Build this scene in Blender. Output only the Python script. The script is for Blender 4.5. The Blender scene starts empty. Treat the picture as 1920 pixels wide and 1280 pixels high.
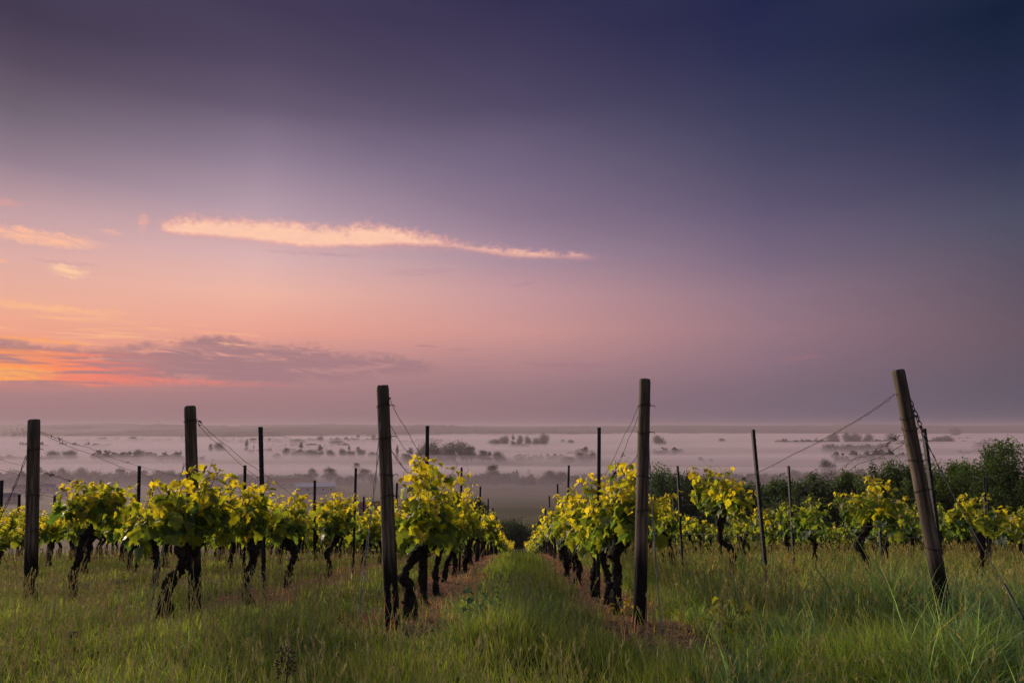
import bpy, math, random
import numpy as np
from math import sin, cos, tan, atan, atan2, radians as R, pi, hypot

# ------------------------------------------------------------------ camera, exposure
S = bpy.context.scene
COL = S.collection
F = 1280.0
TH = atan(.125)
sT, cT = sin(TH), cos(TH)
cam_d = bpy.data.cameras.new('camera'); cam_d.sensor_width = 36; cam_d.lens = 24
cam_d.clip_start = .05; cam_d.clip_end = 40000
cam = bpy.data.objects.new('camera', cam_d); COL.objects.link(cam)
cam.location = (0, 0, 0); cam.rotation_euler = (pi/2 + TH, 0, 0)
S.camera = cam
S.view_settings.view_transform = 'Standard'; S.view_settings.look = 'None'
S.view_settings.exposure = 0.0; S.view_settings.gamma = 1; S.view_settings.use_curve_mapping = False
S.render.engine = 'CYCLES'
cy = S.cycles
cy.use_denoising = True
try: cy.denoiser = 'OPENIMAGEDENOISE'
except Exception: pass
cy.max_bounces = 6; cy.diffuse_bounces = 3; cy.glossy_bounces = 2; cy.transmission_bounces = 4
cy.volume_bounces = 2; cy.transparent_max_bounces = 8
cy.sample_clamp_indirect = 4

def P(px, py, d):
    """the world point that lies d metres ahead along the sight line of a photo position"""
    r = (px-960)/F; u = (640-py)/F; dy = cT-u*sT
    return (r/dy*d, d, (sT+u*cT)/dy*d)

def lin(c):
    out = []
    for v in c:
        v /= 255.0
        out.append(v/12.92 if v <= .04045 else ((v+.055)/1.055)**2.4)
    return out

# ------------------------------------------------------------------ node helper
class NG:
    def __init__(s, tree): s.t = tree; s.n = tree.nodes; s.l = tree.links
    def new(s, typ, **kw):
        n = s.n.new(typ)
        for k, v in kw.items(): setattr(n, k, v)
        return n
    def put(s, sock, v):
        if isinstance(v, bpy.types.NodeSocket): s.l.new(v, sock)
        else:
            if sock.type == 'RGBA' and len(v) == 3: v = (*v, 1)
            sock.default_value = v
    def m(s, op, a, b=None, c=None, clamp=False):
        n = s.new('ShaderNodeMath', operation=op, use_clamp=clamp)
        s.put(n.inputs[0], a)
        if b is not None: s.put(n.inputs[1], b)
        if c is not None: s.put(n.inputs[2], c)
        return n.outputs[0]
    def mr(s, v, a, b, c=0., d=1., smooth=False):
        n = s.new('ShaderNodeMapRange')
        if smooth: n.interpolation_type = 'SMOOTHSTEP'
        s.put(n.inputs[0], v)
        for i, x in enumerate((a, b, c, d)): s.put(n.inputs[i+1], x)
        return n.outputs[0]
    def mix(s, f, a, b, mode='MIX'):
        n = s.new('ShaderNodeMix', data_type='RGBA', blend_type=mode)
        s.put(n.inputs[0], f); s.put(n.inputs[6], a); s.put(n.inputs[7], b)
        return n.outputs[2]
    def ramp(s, f, stops, interp='LINEAR'):
        n = s.new('ShaderNodeValToRGB'); cr = n.color_ramp; cr.interpolation = interp
        while len(cr.elements) > 1: cr.elements.remove(cr.elements[-1])
        for i, (p, c) in enumerate(stops):
            e = cr.elements[0] if i == 0 else cr.elements.new(p)
            e.position = p; e.color = (*c, 1)
        s.put(n.inputs[0], f)
        return n.outputs[0]
    def noise(s, vec, scale=5., detail=4., rough=.55, dist=0.):
        n = s.new('ShaderNodeTexNoise')
        s.put(n.inputs['Vector'], vec)
        n.inputs['Scale'].default_value = scale; n.inputs['Detail'].default_value = detail
        n.inputs['Roughness'].default_value = rough; n.inputs['Distortion'].default_value = dist
        return n.outputs[0]
    def comb(s, x, y, z):
        n = s.new('ShaderNodeCombineXYZ')
        for i, v in enumerate((x, y, z)): s.put(n.inputs[i], v)
        return n.outputs[0]
    def scale(s, vec, v):
        n = s.new('ShaderNodeVectorMath', operation='MULTIPLY')
        s.put(n.inputs[0], vec); n.inputs[1].default_value = v
        return n.outputs[0]
    def curve(s, x, pts):
        """piecewise curve through pts in [0,1]x[0,1]"""
        n = s.new('ShaderNodeFloatCurve'); c = n.mapping.curves[0]
        for i, (a, b) in enumerate(pts):
            if i < 2: c.points[i].location = (a, b); q = c.points[i]
            else: q = c.points.new(a, b)
            q.handle_type = 'AUTO'
        n.mapping.update(); n.inputs['Factor'].default_value = 1
        s.put(n.inputs['Value'], x)
        return n.outputs[0]

def azel(px, py):
    x, y, z = P(px, py, 1.0)
    return math.degrees(atan2(x, y)), math.degrees(atan2(z, hypot(x, y)))

# ------------------------------------------------------------------ world: dawn sky, lit streaks of cloud
SUN_AZ, SUN_EL = -43.0, 14.5
W = bpy.data.worlds.new('World'); S.world = W; W.use_nodes = True
W.node_tree.nodes.clear()
g = NG(W.node_tree)
tc = g.new('ShaderNodeTexCoord').outputs['Generated']
sep = g.new('ShaderNodeSeparateXYZ'); g.l.new(tc, sep.inputs[0])
dx, dy, dz = sep.outputs
az = g.m('MULTIPLY', g.m('ARCTAN2', dx, dy), 180/pi)
hor = g.m('SQRT', g.m('ADD', g.m('MULTIPLY', dx, dx), g.m('MULTIPLY', dy, dy)))
el = g.m('MULTIPLY', g.m('ARCTAN2', dz, hor), 180/pi)
# slow unevenness so the gradient is not a clean ramp
wob = g.m('MULTIPLY', g.m('SUBTRACT', g.noise(g.comb(g.m('MULTIPLY', az, .03), g.m('MULTIPLY', el, .09), 0.), 1., 3.), .5), 2.2)
elw = g.m('ADD', el, wob)
cols = {
 0:    [(0,(66,58,80)),(100,(86,74,94)),(200,(112,100,114)),(300,(146,126,142)),(400,(196,160,165)),(480,(224,174,166)),(550,(238,176,152)),(620,(242,164,136)),(690,(222,142,126)),(730,(172,128,130)),(770,(156,120,124)),(800,(150,118,122))],
 480:  [(0,(66,58,86)),(100,(80,70,95)),(200,(102,90,113)),(300,(146,128,149)),(400,(186,159,171)),(480,(222,180,178)),(550,(240,182,164)),(620,(236,164,146)),(690,(188,138,138)),(730,(168,126,130)),(770,(156,120,124)),(800,(150,118,122))],
 960:  [(0,(50,47,79)),(100,(66,60,90)),(200,(82,74,102)),(300,(113,100,127)),(400,(138,118,141)),(480,(168,140,156)),(550,(198,152,156)),(620,(206,150,146)),(690,(176,132,136)),(730,(156,122,128)),(770,(145,114,121)),(800,(140,112,120))],
 1440: [(0,(33,38,74)),(100,(42,46,80)),(200,(56,59,88)),(300,(74,72,100)),(400,(98,88,116)),(480,(120,103,126)),(550,(142,116,132)),(620,(150,118,130)),(690,(136,110,124)),(730,(124,104,118)),(770,(116,100,116)),(800,(112,98,114))],
 1920: [(0,(17,32,57)),(100,(28,39,66)),(200,(38,46,76)),(300,(52,56,84)),(400,(74,76,98)),(480,(88,82,100)),(550,(98,85,100)),(620,(103,87,100)),(690,(98,86,100)),(730,(94,86,101)),(770,(93,87,103)),(800,(92,87,103))]}
EMAX = 60.0
ELS = g.m('DIVIDE', elw, EMAX, clamp=True)
prev = None; paz = None
back = [(0, lin((130,120,130))), (.12, lin((156,142,152))), (.3, lin((150,144,162))), (.6, lin((122,124,150))), (1, lin((92,98,130)))]  # unseen sky behind the camera, brightened as fill for grass and leaves
seq = [(-100., g.ramp(ELS, back))]
for px in (0, 480, 960, 1440, 1920):
    st = []
    for py, c in reversed(cols[px]):
        st.append((azel(px, py)[1]/EMAX, lin(c)))
    zen = lin((84,86,116))
    st.append((.85, zen)); st.append((1, zen))
    st[0] = (0, st[0][1])
    seq.append((azel(px, 600)[0], g.ramp(ELS, st)))
seq.append((100., g.ramp(ELS, back)))
skyc = seq[0][1]
for (a0, _), (a1, c1) in zip(seq, seq[1:]):
    skyc = g.mix(g.mr(az, a0, a1, 0., 1., smooth=abs(a1-a0) > 40), skyc, c1)

# clouds, in degrees of azimuth and elevation
warp1 = g.m('SUBTRACT', g.noise(g.comb(g.m('MULTIPLY', az, .55), g.m('MULTIPLY', el, 1.1), 3.), 1., 5., .6), .5)
warp2 = g.m('SUBTRACT', g.noise(g.comb(g.m('MULTIPLY', az, 1.9), g.m('MULTIPLY', el, 2.2), 7.), 1., 4., .52), .5)
A0, A1 = -42.0, 12.0
azn = g.mr(az, A0, A1)
def band(top, bot, soft_t, soft_b, wt=1.2, wb=.5, w2=.9):
    """soft mask between an upper and a lower outline, ragged at the edges"""
    def cv(pts):
        q = [azel(*p) for p in pts]
        lo, hi = min(e for _, e in q)-2, max(e for _, e in q)+2
        pts2 = [((a-A0)/(A1-A0), (e-lo)/(hi-lo)) for a, e in q]
        return g.mr(g.curve(azn, pts2), 0., 1., lo, hi)
    ct = g.m('ADD', cv(top), g.m('ADD', g.m('MULTIPLY', warp1, wt), g.m('MULTIPLY', warp2, w2)))
    cb = g.m('ADD', cv(bot), g.m('ADD', g.m('MULTIPLY', warp1, wb), g.m('MULTIPLY', warp2, w2*.4)))
    a = g.mr(g.m('SUBTRACT', ct, el), 0., soft_t, 0., 1., True)
    b = g.mr(g.m('SUBTRACT', el, cb), 0., soft_b, 0., 1., True)
    lo_ = azel(*top[0])[0]; hi_ = azel(*top[-1])[0]
    e1 = g.mr(az, lo_-.3, lo_+.9, 0., 1., True); e2 = g.mr(az, hi_+.2, hi_-2.5, 0., 1., True)
    return g.m('MULTIPLY', g.m('MULTIPLY', a, b), g.m('MULTIPLY', e1, e2)), a, b
fib = g.noise(g.comb(g.m('MULTIPLY', az, .45), g.m('ADD', g.m('MULTIPLY', el, 2.6), g.m('MULTIPLY', az, .12)), 5.), 1., 5., .6, .5)
def blob(px, py, rx, ry, tilt=0., k=1.0, ragged=1.0):
    a0, e0 = azel(px, py)
    s = 28.6/1280*2
    u = g.m('ADD', g.m('SUBTRACT', az, a0), g.m('MULTIPLY', warp2, 1.2*ragged)); v = g.m('ADD', g.m('SUBTRACT', el, e0), g.m('MULTIPLY', warp2, .9*ragged))
    v = g.m('SUBTRACT', v, g.m('MULTIPLY', u, tilt))
    u = g.m('DIVIDE', u, rx*s); v = g.m('DIVIDE', v, ry*s)
    q = g.m('ADD', g.m('MULTIPLY', u, u), g.m('MULTIPLY', v, v))
    return g.m('MULTIPLY', g.m('MULTIPLY', g.mr(q, 1.3, .0, 0., 1., True), k), g.mr(fib, .34, .58, .25, 1., True))
streak = g.noise(g.comb(g.m('MULTIPLY', az, .19), g.m('ADD', g.m('MULTIPLY', el, .95), g.m('MULTIPLY', az, .03)), 1.), 1., 7., .68, .9)
streak2 = g.noise(g.comb(g.m('MULTIPLY', az, .12), g.m('MULTIPLY', el, 1.9), 9.), 1., 5., .6, .3)
c = skyc
# peach wisps above the low bank
wm, _, _ = band([(-60,560),(60,562),(180,560),(300,596),(430,600),(520,640),(600,680)], [(-60,700),(60,690),(180,680),(300,670),(430,668),(520,668),(600,690)], 1.2, 1.)
c = g.mix(g.m('MULTIPLY', wm, g.mr(streak2, .5, .66, 0., .75, True)), c, lin((252,186,140)))
# the low grey-mauve bank
gm, _, _ = band([(-60,618),(0,622),(100,640),(240,640),(330,630),(430,622),(470,636),(560,634),(640,655),(740,662),(850,686)],
                [(-60,732),(0,730),(100,732),(240,730),(330,730),(430,730),(470,730),(560,730),(640,725),(740,712),(850,700)], .8, .8, 1.6, .8)
thr = g.mr(az, -37., -5., .43, .40)
c = g.mix(g.m('MULTIPLY', gm, g.m('MULTIPLY', g.mr(streak2, .28, .5, .5, 1.), g.mr(g.m('SUBTRACT', streak, thr), -.04, .08, 0., .9, True))), c, lin((163,124,130)))
# glow of the coming sun, low on the left, cut by bars of cloud
om = g.m('MULTIPLY', g.mr(az, -33., -25.5, 1., 0., True), g.m('MULTIPLY', g.mr(el, azel(60,726)[1], azel(60,718)[1], 0., 1., True), g.mr(el, azel(60,640)[1], azel(60,672)[1], 0., 1., True)))
bars = g.mr(streak2, .40, .56, 0., 1., True)
c = g.mix(g.m('MULTIPLY', om, bars), c, g.mix(g.mr(az, -36.5, -31., 0., 1.), lin((255,154,92)), lin((250,132,108))))
om2 = g.m('MULTIPLY', g.mr(az, -31., -12., 1., 0., True), blob(250, 712, 320, 7, -.012, .8, .5))
c = g.mix(om2, c, lin((236,132,116)))
om3 = blob(80, 640, 110, 8, -.1, .85, .8)
c = g.mix(g.m('MULTIPLY', om3, bars), c, lin((255,168,104)))
# lit cloud on the left edge and small wisps
for args, colr in (((62,443,98,13,-.01,1.0,.9),(255,190,158)), ((205,435,20,5,0,.75,.5),(252,184,160)), ((269,417,9,18,0,.55,.6),(246,176,154)),
                   ((128,509,28,11,-.12,.95,1.),(255,204,164)), ((0,380,32,7,.1,.55,.8),(226,160,150)), ((0,488,14,4,0,.6,.4),(250,180,150)),
                   ((60,574,120,7,-.03,.75,.8),(255,190,140)), ((120,492,60,3,.02,.35,.6),(186,140,146)), ((590,476,110,4,.01,.35,.7),(176,140,155)),
                   ((790,510,70,7,.08,.22,.9),(170,132,148)), ((985,532,32,4,.2,.3,.9),(170,130,148)), ((800,649,26,2.5,-.05,.6,.4),(176,130,136)),
                   ((862,656,24,2.5,-.03,.5,.4),(176,130,136)), ((1060,684,95,5,-.03,.5,.7),(158,118,130)), ((1500,672,45,5,.1,.3,.8),(170,112,122)),
                   ((900,675,60,3,-.03,.35,.6),(166,126,134)), ((700,664,60,6,-.05,.4,.9),(168,126,134)), ((30,700,60,12,0,.8,.8),(255,176,96))):
    c = g.mix(blob(*args), c, lin(colr))
# the long sunlit streak, with a soft veil round it
hm_, _, _ = band([(286,412),(320,392),(400,390),(500,398),(640,410),(700,402),(820,430),(1000,456),(1150,470)],
                 [(286,446),(320,452),(400,458),(500,470),(640,478),(700,478),(820,478),(1000,494),(1150,494)], 1.5, 1.1, 2.2, .8, 1.6)
c = g.mix(g.m('MULTIPLY', hm_, g.mr(fib, .35, .65, .12, .5)), c, lin((232,164,158)))
cm, ca, cb = band([(296,424),(320,404),(400,400),(500,406),(560,409),(640,419),(700,412),(760,423),(820,440),(900,453),(1000,463),(1060,467),(1120,471)],
                  [(296,438),(320,442),(400,448),(500,458),(560,466),(640,466),(700,465),(760,463),(820,465),(900,476),(1000,487),(1060,487),(1120,493)], 1.05, .5, 1.7, .4, .95)
puff = g.m('MULTIPLY', g.mr(warp2, -.25, .15, .88, 1.), g.mr(fib, .3, .5, .84, 1.))
c = g.mix(g.m('MULTIPLY', cm, puff), c, g.mix(ca, lin((248,176,158)), g.mix(cb, lin((252,170,150)), lin((255,202,174)))))
bg = g.new('ShaderNodeBackground'); g.put(bg.inputs[0], c); bg.inputs[1].default_value = 1.0
wo = g.new('ShaderNodeOutputWorld'); g.l.new(bg.outputs[0], wo.inputs[0])
W.cycles.sampling_method = 'MANUAL'; W.cycles.sample_map_resolution = 1024

# ------------------------------------------------------------------ sun: the glow at the left edge, low and very soft
sd = bpy.data.lights.new('sun', 'SUN'); sd.energy = 4.1; sd.angle = R(16); sd.color = (1.0, .77, .60)
sun = bpy.data.objects.new('sun', sd); COL.objects.link(sun)
sa, se = R(SUN_AZ), R(SUN_EL)
from mathutils import Vector, Matrix, noise as mnoise
sv = Vector((sin(sa)*cos(se), cos(sa)*cos(se), sin(se)))
sun.rotation_euler = sv.to_track_quat('Z', 'Y').to_euler()

# ------------------------------------------------------------------ helpers
def tag(o, label=None, cat=None, group=None, kind=None):
    if label: o['label'] = label
    if cat: o['category'] = cat
    if group: o['group'] = group
    if kind: o['kind'] = kind
    return o
def link(name, me, mat=None, parent=None, loc=None):
    if mat is not None and len(me.materials) == 0: me.materials.append(mat)
    o = bpy.data.objects.new(name, me); COL.objects.link(o)
    if parent is not None: o.parent = parent
    if loc is not None: o.location = loc
    return o
def empty(name, loc, rz=0., s=1.):
    o = bpy.data.objects.new(name, None); COL.objects.link(o)
    o.location = loc; o.rotation_euler = (0, 0, rz); o.scale = (s, s, s); o.empty_display_size = .1
    return o
def copy_tree(o, parent=None):
    c_ = o.copy(); COL.objects.link(c_); c_.parent = parent
    for ch in o.children: copy_tree(ch, c_)
    return c_
def np_mesh(name, V, faces, cols=None, smooth=False):
    """V (n,3); faces (m,k) with equal k, or list of such arrays"""
    if not isinstance(faces, list): faces = [faces]
    faces = [f for f in faces if len(f)]
    me = bpy.data.meshes.new(name)
    me.vertices.add(len(V)); me.vertices.foreach_set('co', np.asarray(V, np.float32).ravel())
    loops = np.concatenate([f.ravel() for f in faces]).astype(np.int32)
    tot = np.concatenate([np.full(len(f), f.shape[1], np.int32) for f in faces])
    st = np.concatenate([[0], np.cumsum(tot)[:-1]]).astype(np.int32)
    me.loops.add(len(loops)); me.loops.foreach_set('vertex_index', loops)
    me.polygons.add(len(tot)); me.polygons.foreach_set('loop_start', st); me.polygons.foreach_set('loop_total', tot)
    if smooth: me.polygons.foreach_set('use_smooth', np.ones(len(tot), bool))
    if cols is not None:
        a = me.color_attributes.new('tint', 'FLOAT_COLOR', 'POINT')
        c4 = np.ones((len(V), 4), np.float32); c4[:, :3] = cols
        a.data.foreach_set('color', c4.ravel())
    me.update(calc_edges=True); me.validate()
    return me
class MB:
    def __init__(s): s.v = []; s.f = []; s.n = 0
    def add(s, V, Fc):
        V = np.asarray(V, float); s.v.append(V); s.f += [tuple(i+s.n for i in f) for f in Fc]; s.n += len(V)
    def box(s, c, d, rot=None):
        x, y, z = (k/2 for k in d)
        V = np.array([(i, j, k) for i in (-x, x) for j in (-y, y) for k in (-z, z)])
        if rot is not None: V = V @ np.array(rot).T
        s.add(V+np.array(c), [(0,1,3,2),(4,6,7,5),(0,4,5,1),(2,3,7,6),(0,2,6,4),(1,5,7,3)])
    def tube(s, pts, rad, n=8, cap=True, rough=0., seed=0):
        pts = np.asarray(pts, float); m = len(pts)
        rad = np.full(m, rad) if np.isscalar(rad) else np.asarray(rad, float)
        T = np.gradient(pts, axis=0); T /= np.linalg.norm(T, axis=1)[:, None]+1e-9
        up = np.array([0, 0, 1.]) if abs(T[0][2]) < .9 else np.array([1., 0, 0])
        N = np.cross(T[0], up); N /= np.linalg.norm(N)
        V = []
        rg = np.random.default_rng(seed)
        ph = rg.uniform(0, 6.28, 6)
        for i in range(m):
            N = N-T[i]*np.dot(N, T[i]); N /= np.linalg.norm(N)+1e-9
            B = np.cross(T[i], N)
            a = np.arange(n)/n*2*pi
            r = rad[i]*np.ones(n)
            if rough:
                r = r*(1+rough*(.5*np.sin(3*a+ph[0]+i*.35)+.4*np.sin(5*a+ph[1]-i*.5)+.5*rg.uniform(-1, 1, n)))
            V.append(pts[i]+np.cos(a)[:, None]*N*r[:, None]+np.sin(a)[:, None]*B*r[:, None])
        V = np.concatenate(V)
        Fc = [(i*n+j, i*n+(j+1) % n, (i+1)*n+(j+1) % n, (i+1)*n+j) for i in range(m-1) for j in range(n)]
        if cap: Fc += [tuple(range(n))[::-1], tuple((m-1)*n+j for j in range(n))]
        s.add(V, Fc)
    def mesh(s, name, smooth=False):
        me = bpy.data.meshes.new(name); me.from_pydata(np.concatenate(s.v).tolist(), [], s.f)
        if smooth: me.polygons.foreach_set('use_smooth', np.ones(len(me.polygons), bool))
        me.update(); return me

rg0 = np.random.default_rng(5)
_perm = rg0.random((256, 256))
def vnoise(x, y):
    x = np.asarray(x, float); y = np.asarray(y, float)
    xi = np.floor(x).astype(int); yi = np.floor(y).astype(int); fx = x-xi; fy = y-yi
    fx = fx*fx*(3-2*fx); fy = fy*fy*(3-2*fy)
    p = lambda a, b: _perm[a & 255, b & 255]
    return (p(xi, yi)*(1-fx)+p(xi+1, yi)*fx)*(1-fy)+(p(xi, yi+1)*(1-fx)+p(xi+1, yi+1)*fx)*fy
def fbm(x, y, o=3):
    r = 0; a = .5; t = 0
    for i in range(o): r = r+a*vnoise(np.asarray(x)*2**i+17*i, np.asarray(y)*2**i+9*i); t += a; a *= .5
    return r/t
GD = [-60,-6,0,3,4.75,5.5,6.3,7.5,12.3,16.6,21.4,25.4,29.5,34,38.4,43,60,80,100,130,200,300,380,450,520,620,1e6]
GZ = [2,-1.1,-1.30,-1.37,-1.42,-1.51,-1.66,-1.84,-2.49,-3.13,-3.87,-4.71,-5.47,-6.3,-7.17,-8.02,-11.3,-14.2,-16.8,-19.8,-31,-44,-51,-56,-59,-60,-60]
def ground(x, y, fine=True):
    z = np.interp(y, GD, GZ)
    if fine:
        near = np.clip((60-np.asarray(y))/30, 0, 1)
        z = z+near*(.10*(fbm(np.asarray(x)*.9, np.asarray(y)*.9, 3)-.5))
    far = np.clip((np.asarray(y)-70)/200, 0, 1)
    z = z+far*2.5*(fbm(np.asarray(x)*.006+5, np.asarray(y)*.006, 2)-.5)
    return z
def G(x, y): return float(ground(x, y))
VPX = 13/F
def rowx(k, y): return k+VPX*y

# ------------------------------------------------------------------ materials
def mat(name):
    m = bpy.data.materials.new(name); m.use_nodes = True; m.node_tree.nodes.clear()
    n = NG(m.node_tree); out = n.new('ShaderNodeOutputMaterial'); n.out = out
    return m, n
def pbsdf(n, col, rough=.8, spec=.3, metal=0., normal=None):
    b = n.new('ShaderNodeBsdfPrincipled')
    n.put(b.inputs['Base Color'], col); n.put(b.inputs['Roughness'], rough)
    b.inputs['Specular IOR Level'].default_value = spec; b.inputs['Metallic'].default_value = metal
    if normal is not None: n.l.new(normal, b.inputs['Normal'])
    return b.outputs[0]
def bump(n, h, strength=.5, dist=.01):
    b = n.new('ShaderNodeBump'); b.inputs['Strength'].default_value = strength; b.inputs['Distance'].default_value = dist
    n.put(b.inputs['Height'], h); return b.outputs[0]
def objco(n): return n.new('ShaderNodeTexCoord').outputs['Object']
def plain(name, col, rough=.8, spec=.3, metal=0., var=.25, scale=8.):
    m, n = mat(name)
    k = n.mr(n.noise(objco(n), scale, 4.), .3, .7, 1-var, 1+var)
    cc = n.mix(1., col, n.comb(k, k, k), 'MULTIPLY')
    n.l.new(pbsdf(n, cc, rough, spec, metal), n.out.inputs[0]); return m
def leafmat(name, tr_col, tr=.5, spec=.35, rough=.5, gain=1.0):
    m, n = mat(name)
    a = n.new('ShaderNodeAttribute', attribute_name='tint').outputs['Color']
    nz = n.noise(objco(n), 18., 3.)
    k = n.mr(nz, .3, .7, .75*gain, 1.2*gain)
    col = n.mix(1., a, n.comb(k, k, k), 'MULTIPLY')
    nrm = bump(n, n.noise(objco(n), 60., 2.), .35, .01)
    p = pbsdf(n, col, rough, spec, 0., nrm)
    t = n.new('ShaderNodeBsdfTranslucent'); n.put(t.inputs[0], n.mix(1., col, tr_col, 'MULTIPLY'))
    x = n.new('ShaderNodeMixShader'); x.inputs[0].default_value = tr
    n.l.new(p, x.inputs[1]); n.l.new(t.outputs[0], x.inputs[2]); n.l.new(x.outputs[0], n.out.inputs[0])
    return m
M_LEAF = leafmat('vine_leaf', (3.5, 2.9, .7), .56, .3, .45, 1.2)
M_GRASS = leafmat('grass_blade', (2.1, 2.1, .9), .48, .18, .6, 1.55)
M_DRY = leafmat('dry_straw', (1.2, 1., .9), .25, .1, .8, 1.3)
M_CROWN = leafmat('tree_leaf', (1.5, 1.6, .8), .35, .15, .7, 1.5)
def wood_mat():
    m, n = mat('weathered_wood')
    oc = objco(n); grain = n.noise(n.scale(oc, (45, 45, 2.2)), 1., 6., .65, .4)
    big = n.noise(n.scale(oc, (9, 9, 1.2)), 1., 3.)
    col = n.ramp(grain, [(.30, (.016, .012, .008)), (.46, (.082, .062, .042)), (.58, (.17, .135, .098)), (.75, (.27, .225, .175))])
    col = n.mix(n.mr(big, .42, .62, 0., .5), col, (.075, .075, .05))
    z = n.new('ShaderNodeSeparateXYZ'); n.l.new(oc, z.inputs[0])
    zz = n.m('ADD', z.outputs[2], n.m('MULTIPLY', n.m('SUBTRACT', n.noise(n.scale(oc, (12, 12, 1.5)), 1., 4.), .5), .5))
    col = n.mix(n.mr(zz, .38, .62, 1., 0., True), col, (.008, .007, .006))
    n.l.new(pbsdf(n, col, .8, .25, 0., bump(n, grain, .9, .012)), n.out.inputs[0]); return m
M_WOOD = wood_mat()
M_CRACK = plain('dark_crack', (.006, .005, .004), .9, .1)
def steel_mat():
    m, n = mat('dark_steel'); oc = objco(n)
    col = n.ramp(n.noise(n.scale(oc, (30, 30, 8)), 1., 5.), [(.3, (.008, .009, .012)), (.6, (.018, .021, .028)), (.8, (.04, .034, .03))])
    n.l.new(pbsdf(n, col, .55, .4, .2, bump(n, n.noise(oc, 90., 3.), .3, .003)), n.out.inputs[0]); return m
M_STEEL = steel_mat()
M_WIRE = plain('rusty_wire', (.035, .028, .026), .6, .4, .5)
M_CORD = plain('pale_cord', (.13, .17, .19), .7, .3)
M_CABLE = plain('dull_cable', (.075, .082, .092), .7, .2)
M_CHAIN = plain('galvanised_chain', (.07, .075, .085), .5, .4, .6)
def bark_mat():
    m, n = mat('vine_bark'); oc = objco(n)
    s_ = n.noise(n.scale(oc, (38, 38, 14)), 1., 7., .7, 1.2)
    col = n.ramp(s_, [(.35, (.006, .005, .005)), (.52, (.028, .023, .020)), (.68, (.075, .063, .055)), (.85, (.14, .125, .11))])
    n.l.new(pbsdf(n, col, .9, .2, 0., bump(n, s_, 1., .03)), n.out.inputs[0]); return m
M_BARK = bark_mat()
M_SHOOT = plain('green_shoot', (.10, .11, .03), .6, .3)
M_BRANCH = plain('tree_bark', (.035, .028, .022), .9, .2)
def ground_mat():
    m, n = mat('ground_soil_and_fields')
    geo = n.new('ShaderNodeNewGeometry').outputs['Position']
    sp = n.new('ShaderNodeSeparateXYZ'); n.l.new(geo, sp.inputs[0])
    x, y, z = sp.outputs
    near = n.ramp(n.noise(geo, 5., 8., .7), [(.3, (.020, .014, .009)), (.5, (.055, .040, .026)), (.7, (.10, .075, .05))])
    turf = n.ramp(n.noise(geo, 9., 8., .7), [(.3, (.012, .016, .006)), (.6, (.030, .036, .012)), (.8, (.05, .05, .02))])
    # bare strip under each row of vines
    rx = n.m('SUBTRACT', x, n.m('MULTIPLY', y, VPX))
    ph = n.m('ABSOLUTE', n.m('SUBTRACT', n.m('FRACT', n.m('DIVIDE', n.m('ADD', rx, .95+190), 1.9)), .5))
    yst = n.mr(rx, -5., .95, 6.7, 4.15)
    strip = n.mr(n.m('ADD', ph, n.m('MULTIPLY', n.m('SUBTRACT', n.noise(geo, 3., 4.), .5), .2)), .22, .32, 0., 1., True)
    straw = n.ramp(n.noise(geo, 30., 6., .75), [(.3, (.06, .03, .02)), (.5, (.20, .11, .07)), (.7, (.34, .21, .15))])
    strip = n.m('MULTIPLY', strip, n.m('MULTIPLY', n.mr(n.m('SUBTRACT', y, yst), 0., .4), n.mr(rx, 1.6, 1.4)))
    col = n.mix(strip, turf, n.mix(n.mr(n.noise(geo, 1.2, 3.), .35, .55), near, straw))
    # distant fields: strips of different crops
    rot = n.new('ShaderNodeMapping'); rot.inputs['Rotation'].default_value = (0, 0, .25); n.l.new(geo, rot.inputs[0])
    br = n.new('ShaderNodeTexBrick'); n.l.new(rot.outputs[0], br.inputs['Vector'])
    br.inputs['Scale'].default_value = 1.; br.inputs['Brick Width'].default_value = 190.; br.inputs['Row Height'].default_value = 62.; br.inputs['Mortar Size'].default_value = 1.2
    br.inputs['Color1'].default_value = (.035, .05, .016, 1); br.inputs['Color2'].default_value = (.12, .10, .05, 1); br.inputs['Mortar'].default_value = (.03, .035, .014, 1)
    fur = n.m('SINE', n.m('MULTIPLY', n.m('ADD', x, n.m('MULTIPLY', y, .35)), 1.6))
    fl = n.mix(n.mr(fur, -1., 1., 0., .35), br.outputs[0], (.03, .04, .014))
    fl = n.mix(n.mr(n.noise(geo, .02, 4.), .4, .6, 0., .5), fl, (.05, .055, .022))
    col = n.mix(n.mr(y, 125., 150.), col, fl)
    n.l.new(pbsdf(n, col, .95, .1, 0., bump(n, n.noise(geo, 14., 6., .7), .8, .04)), n.out.inputs[0]); return m
M_GROUND = ground_mat()

# ------------------------------------------------------------------ ground
def grid_mesh(name, xs, ys, zf, smooth=True):
    X, Y = np.meshgrid(xs, ys); Z = zf(X, Y)
    V = np.stack([X, Y, Z], -1).reshape(-1, 3); nx = len(xs); ny = len(ys)
    i = np.arange(nx-1)[None, :]+np.arange(ny-1)[:, None]*nx; i = i.ravel()
    return np_mesh(name, V, np.stack([i, i+1, i+nx+1, i+nx], 1), smooth=smooth)
ys = np.concatenate([np.arange(-40, 0, 5), np.arange(0, 30, .2), np.arange(30, 80, 1), np.arange(80, 700, 12), np.geomspace(700, 11000, 30)])
xh = np.concatenate([np.arange(0, 24, .3), np.arange(24, 90, 3), np.geomspace(90, 12000, 40)])
xs = np.concatenate([-xh[:0:-1], xh])
go = link('ground', grid_mesh('ground', xs, ys, ground), M_GROUND); go['kind'] = 'structure'

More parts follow.
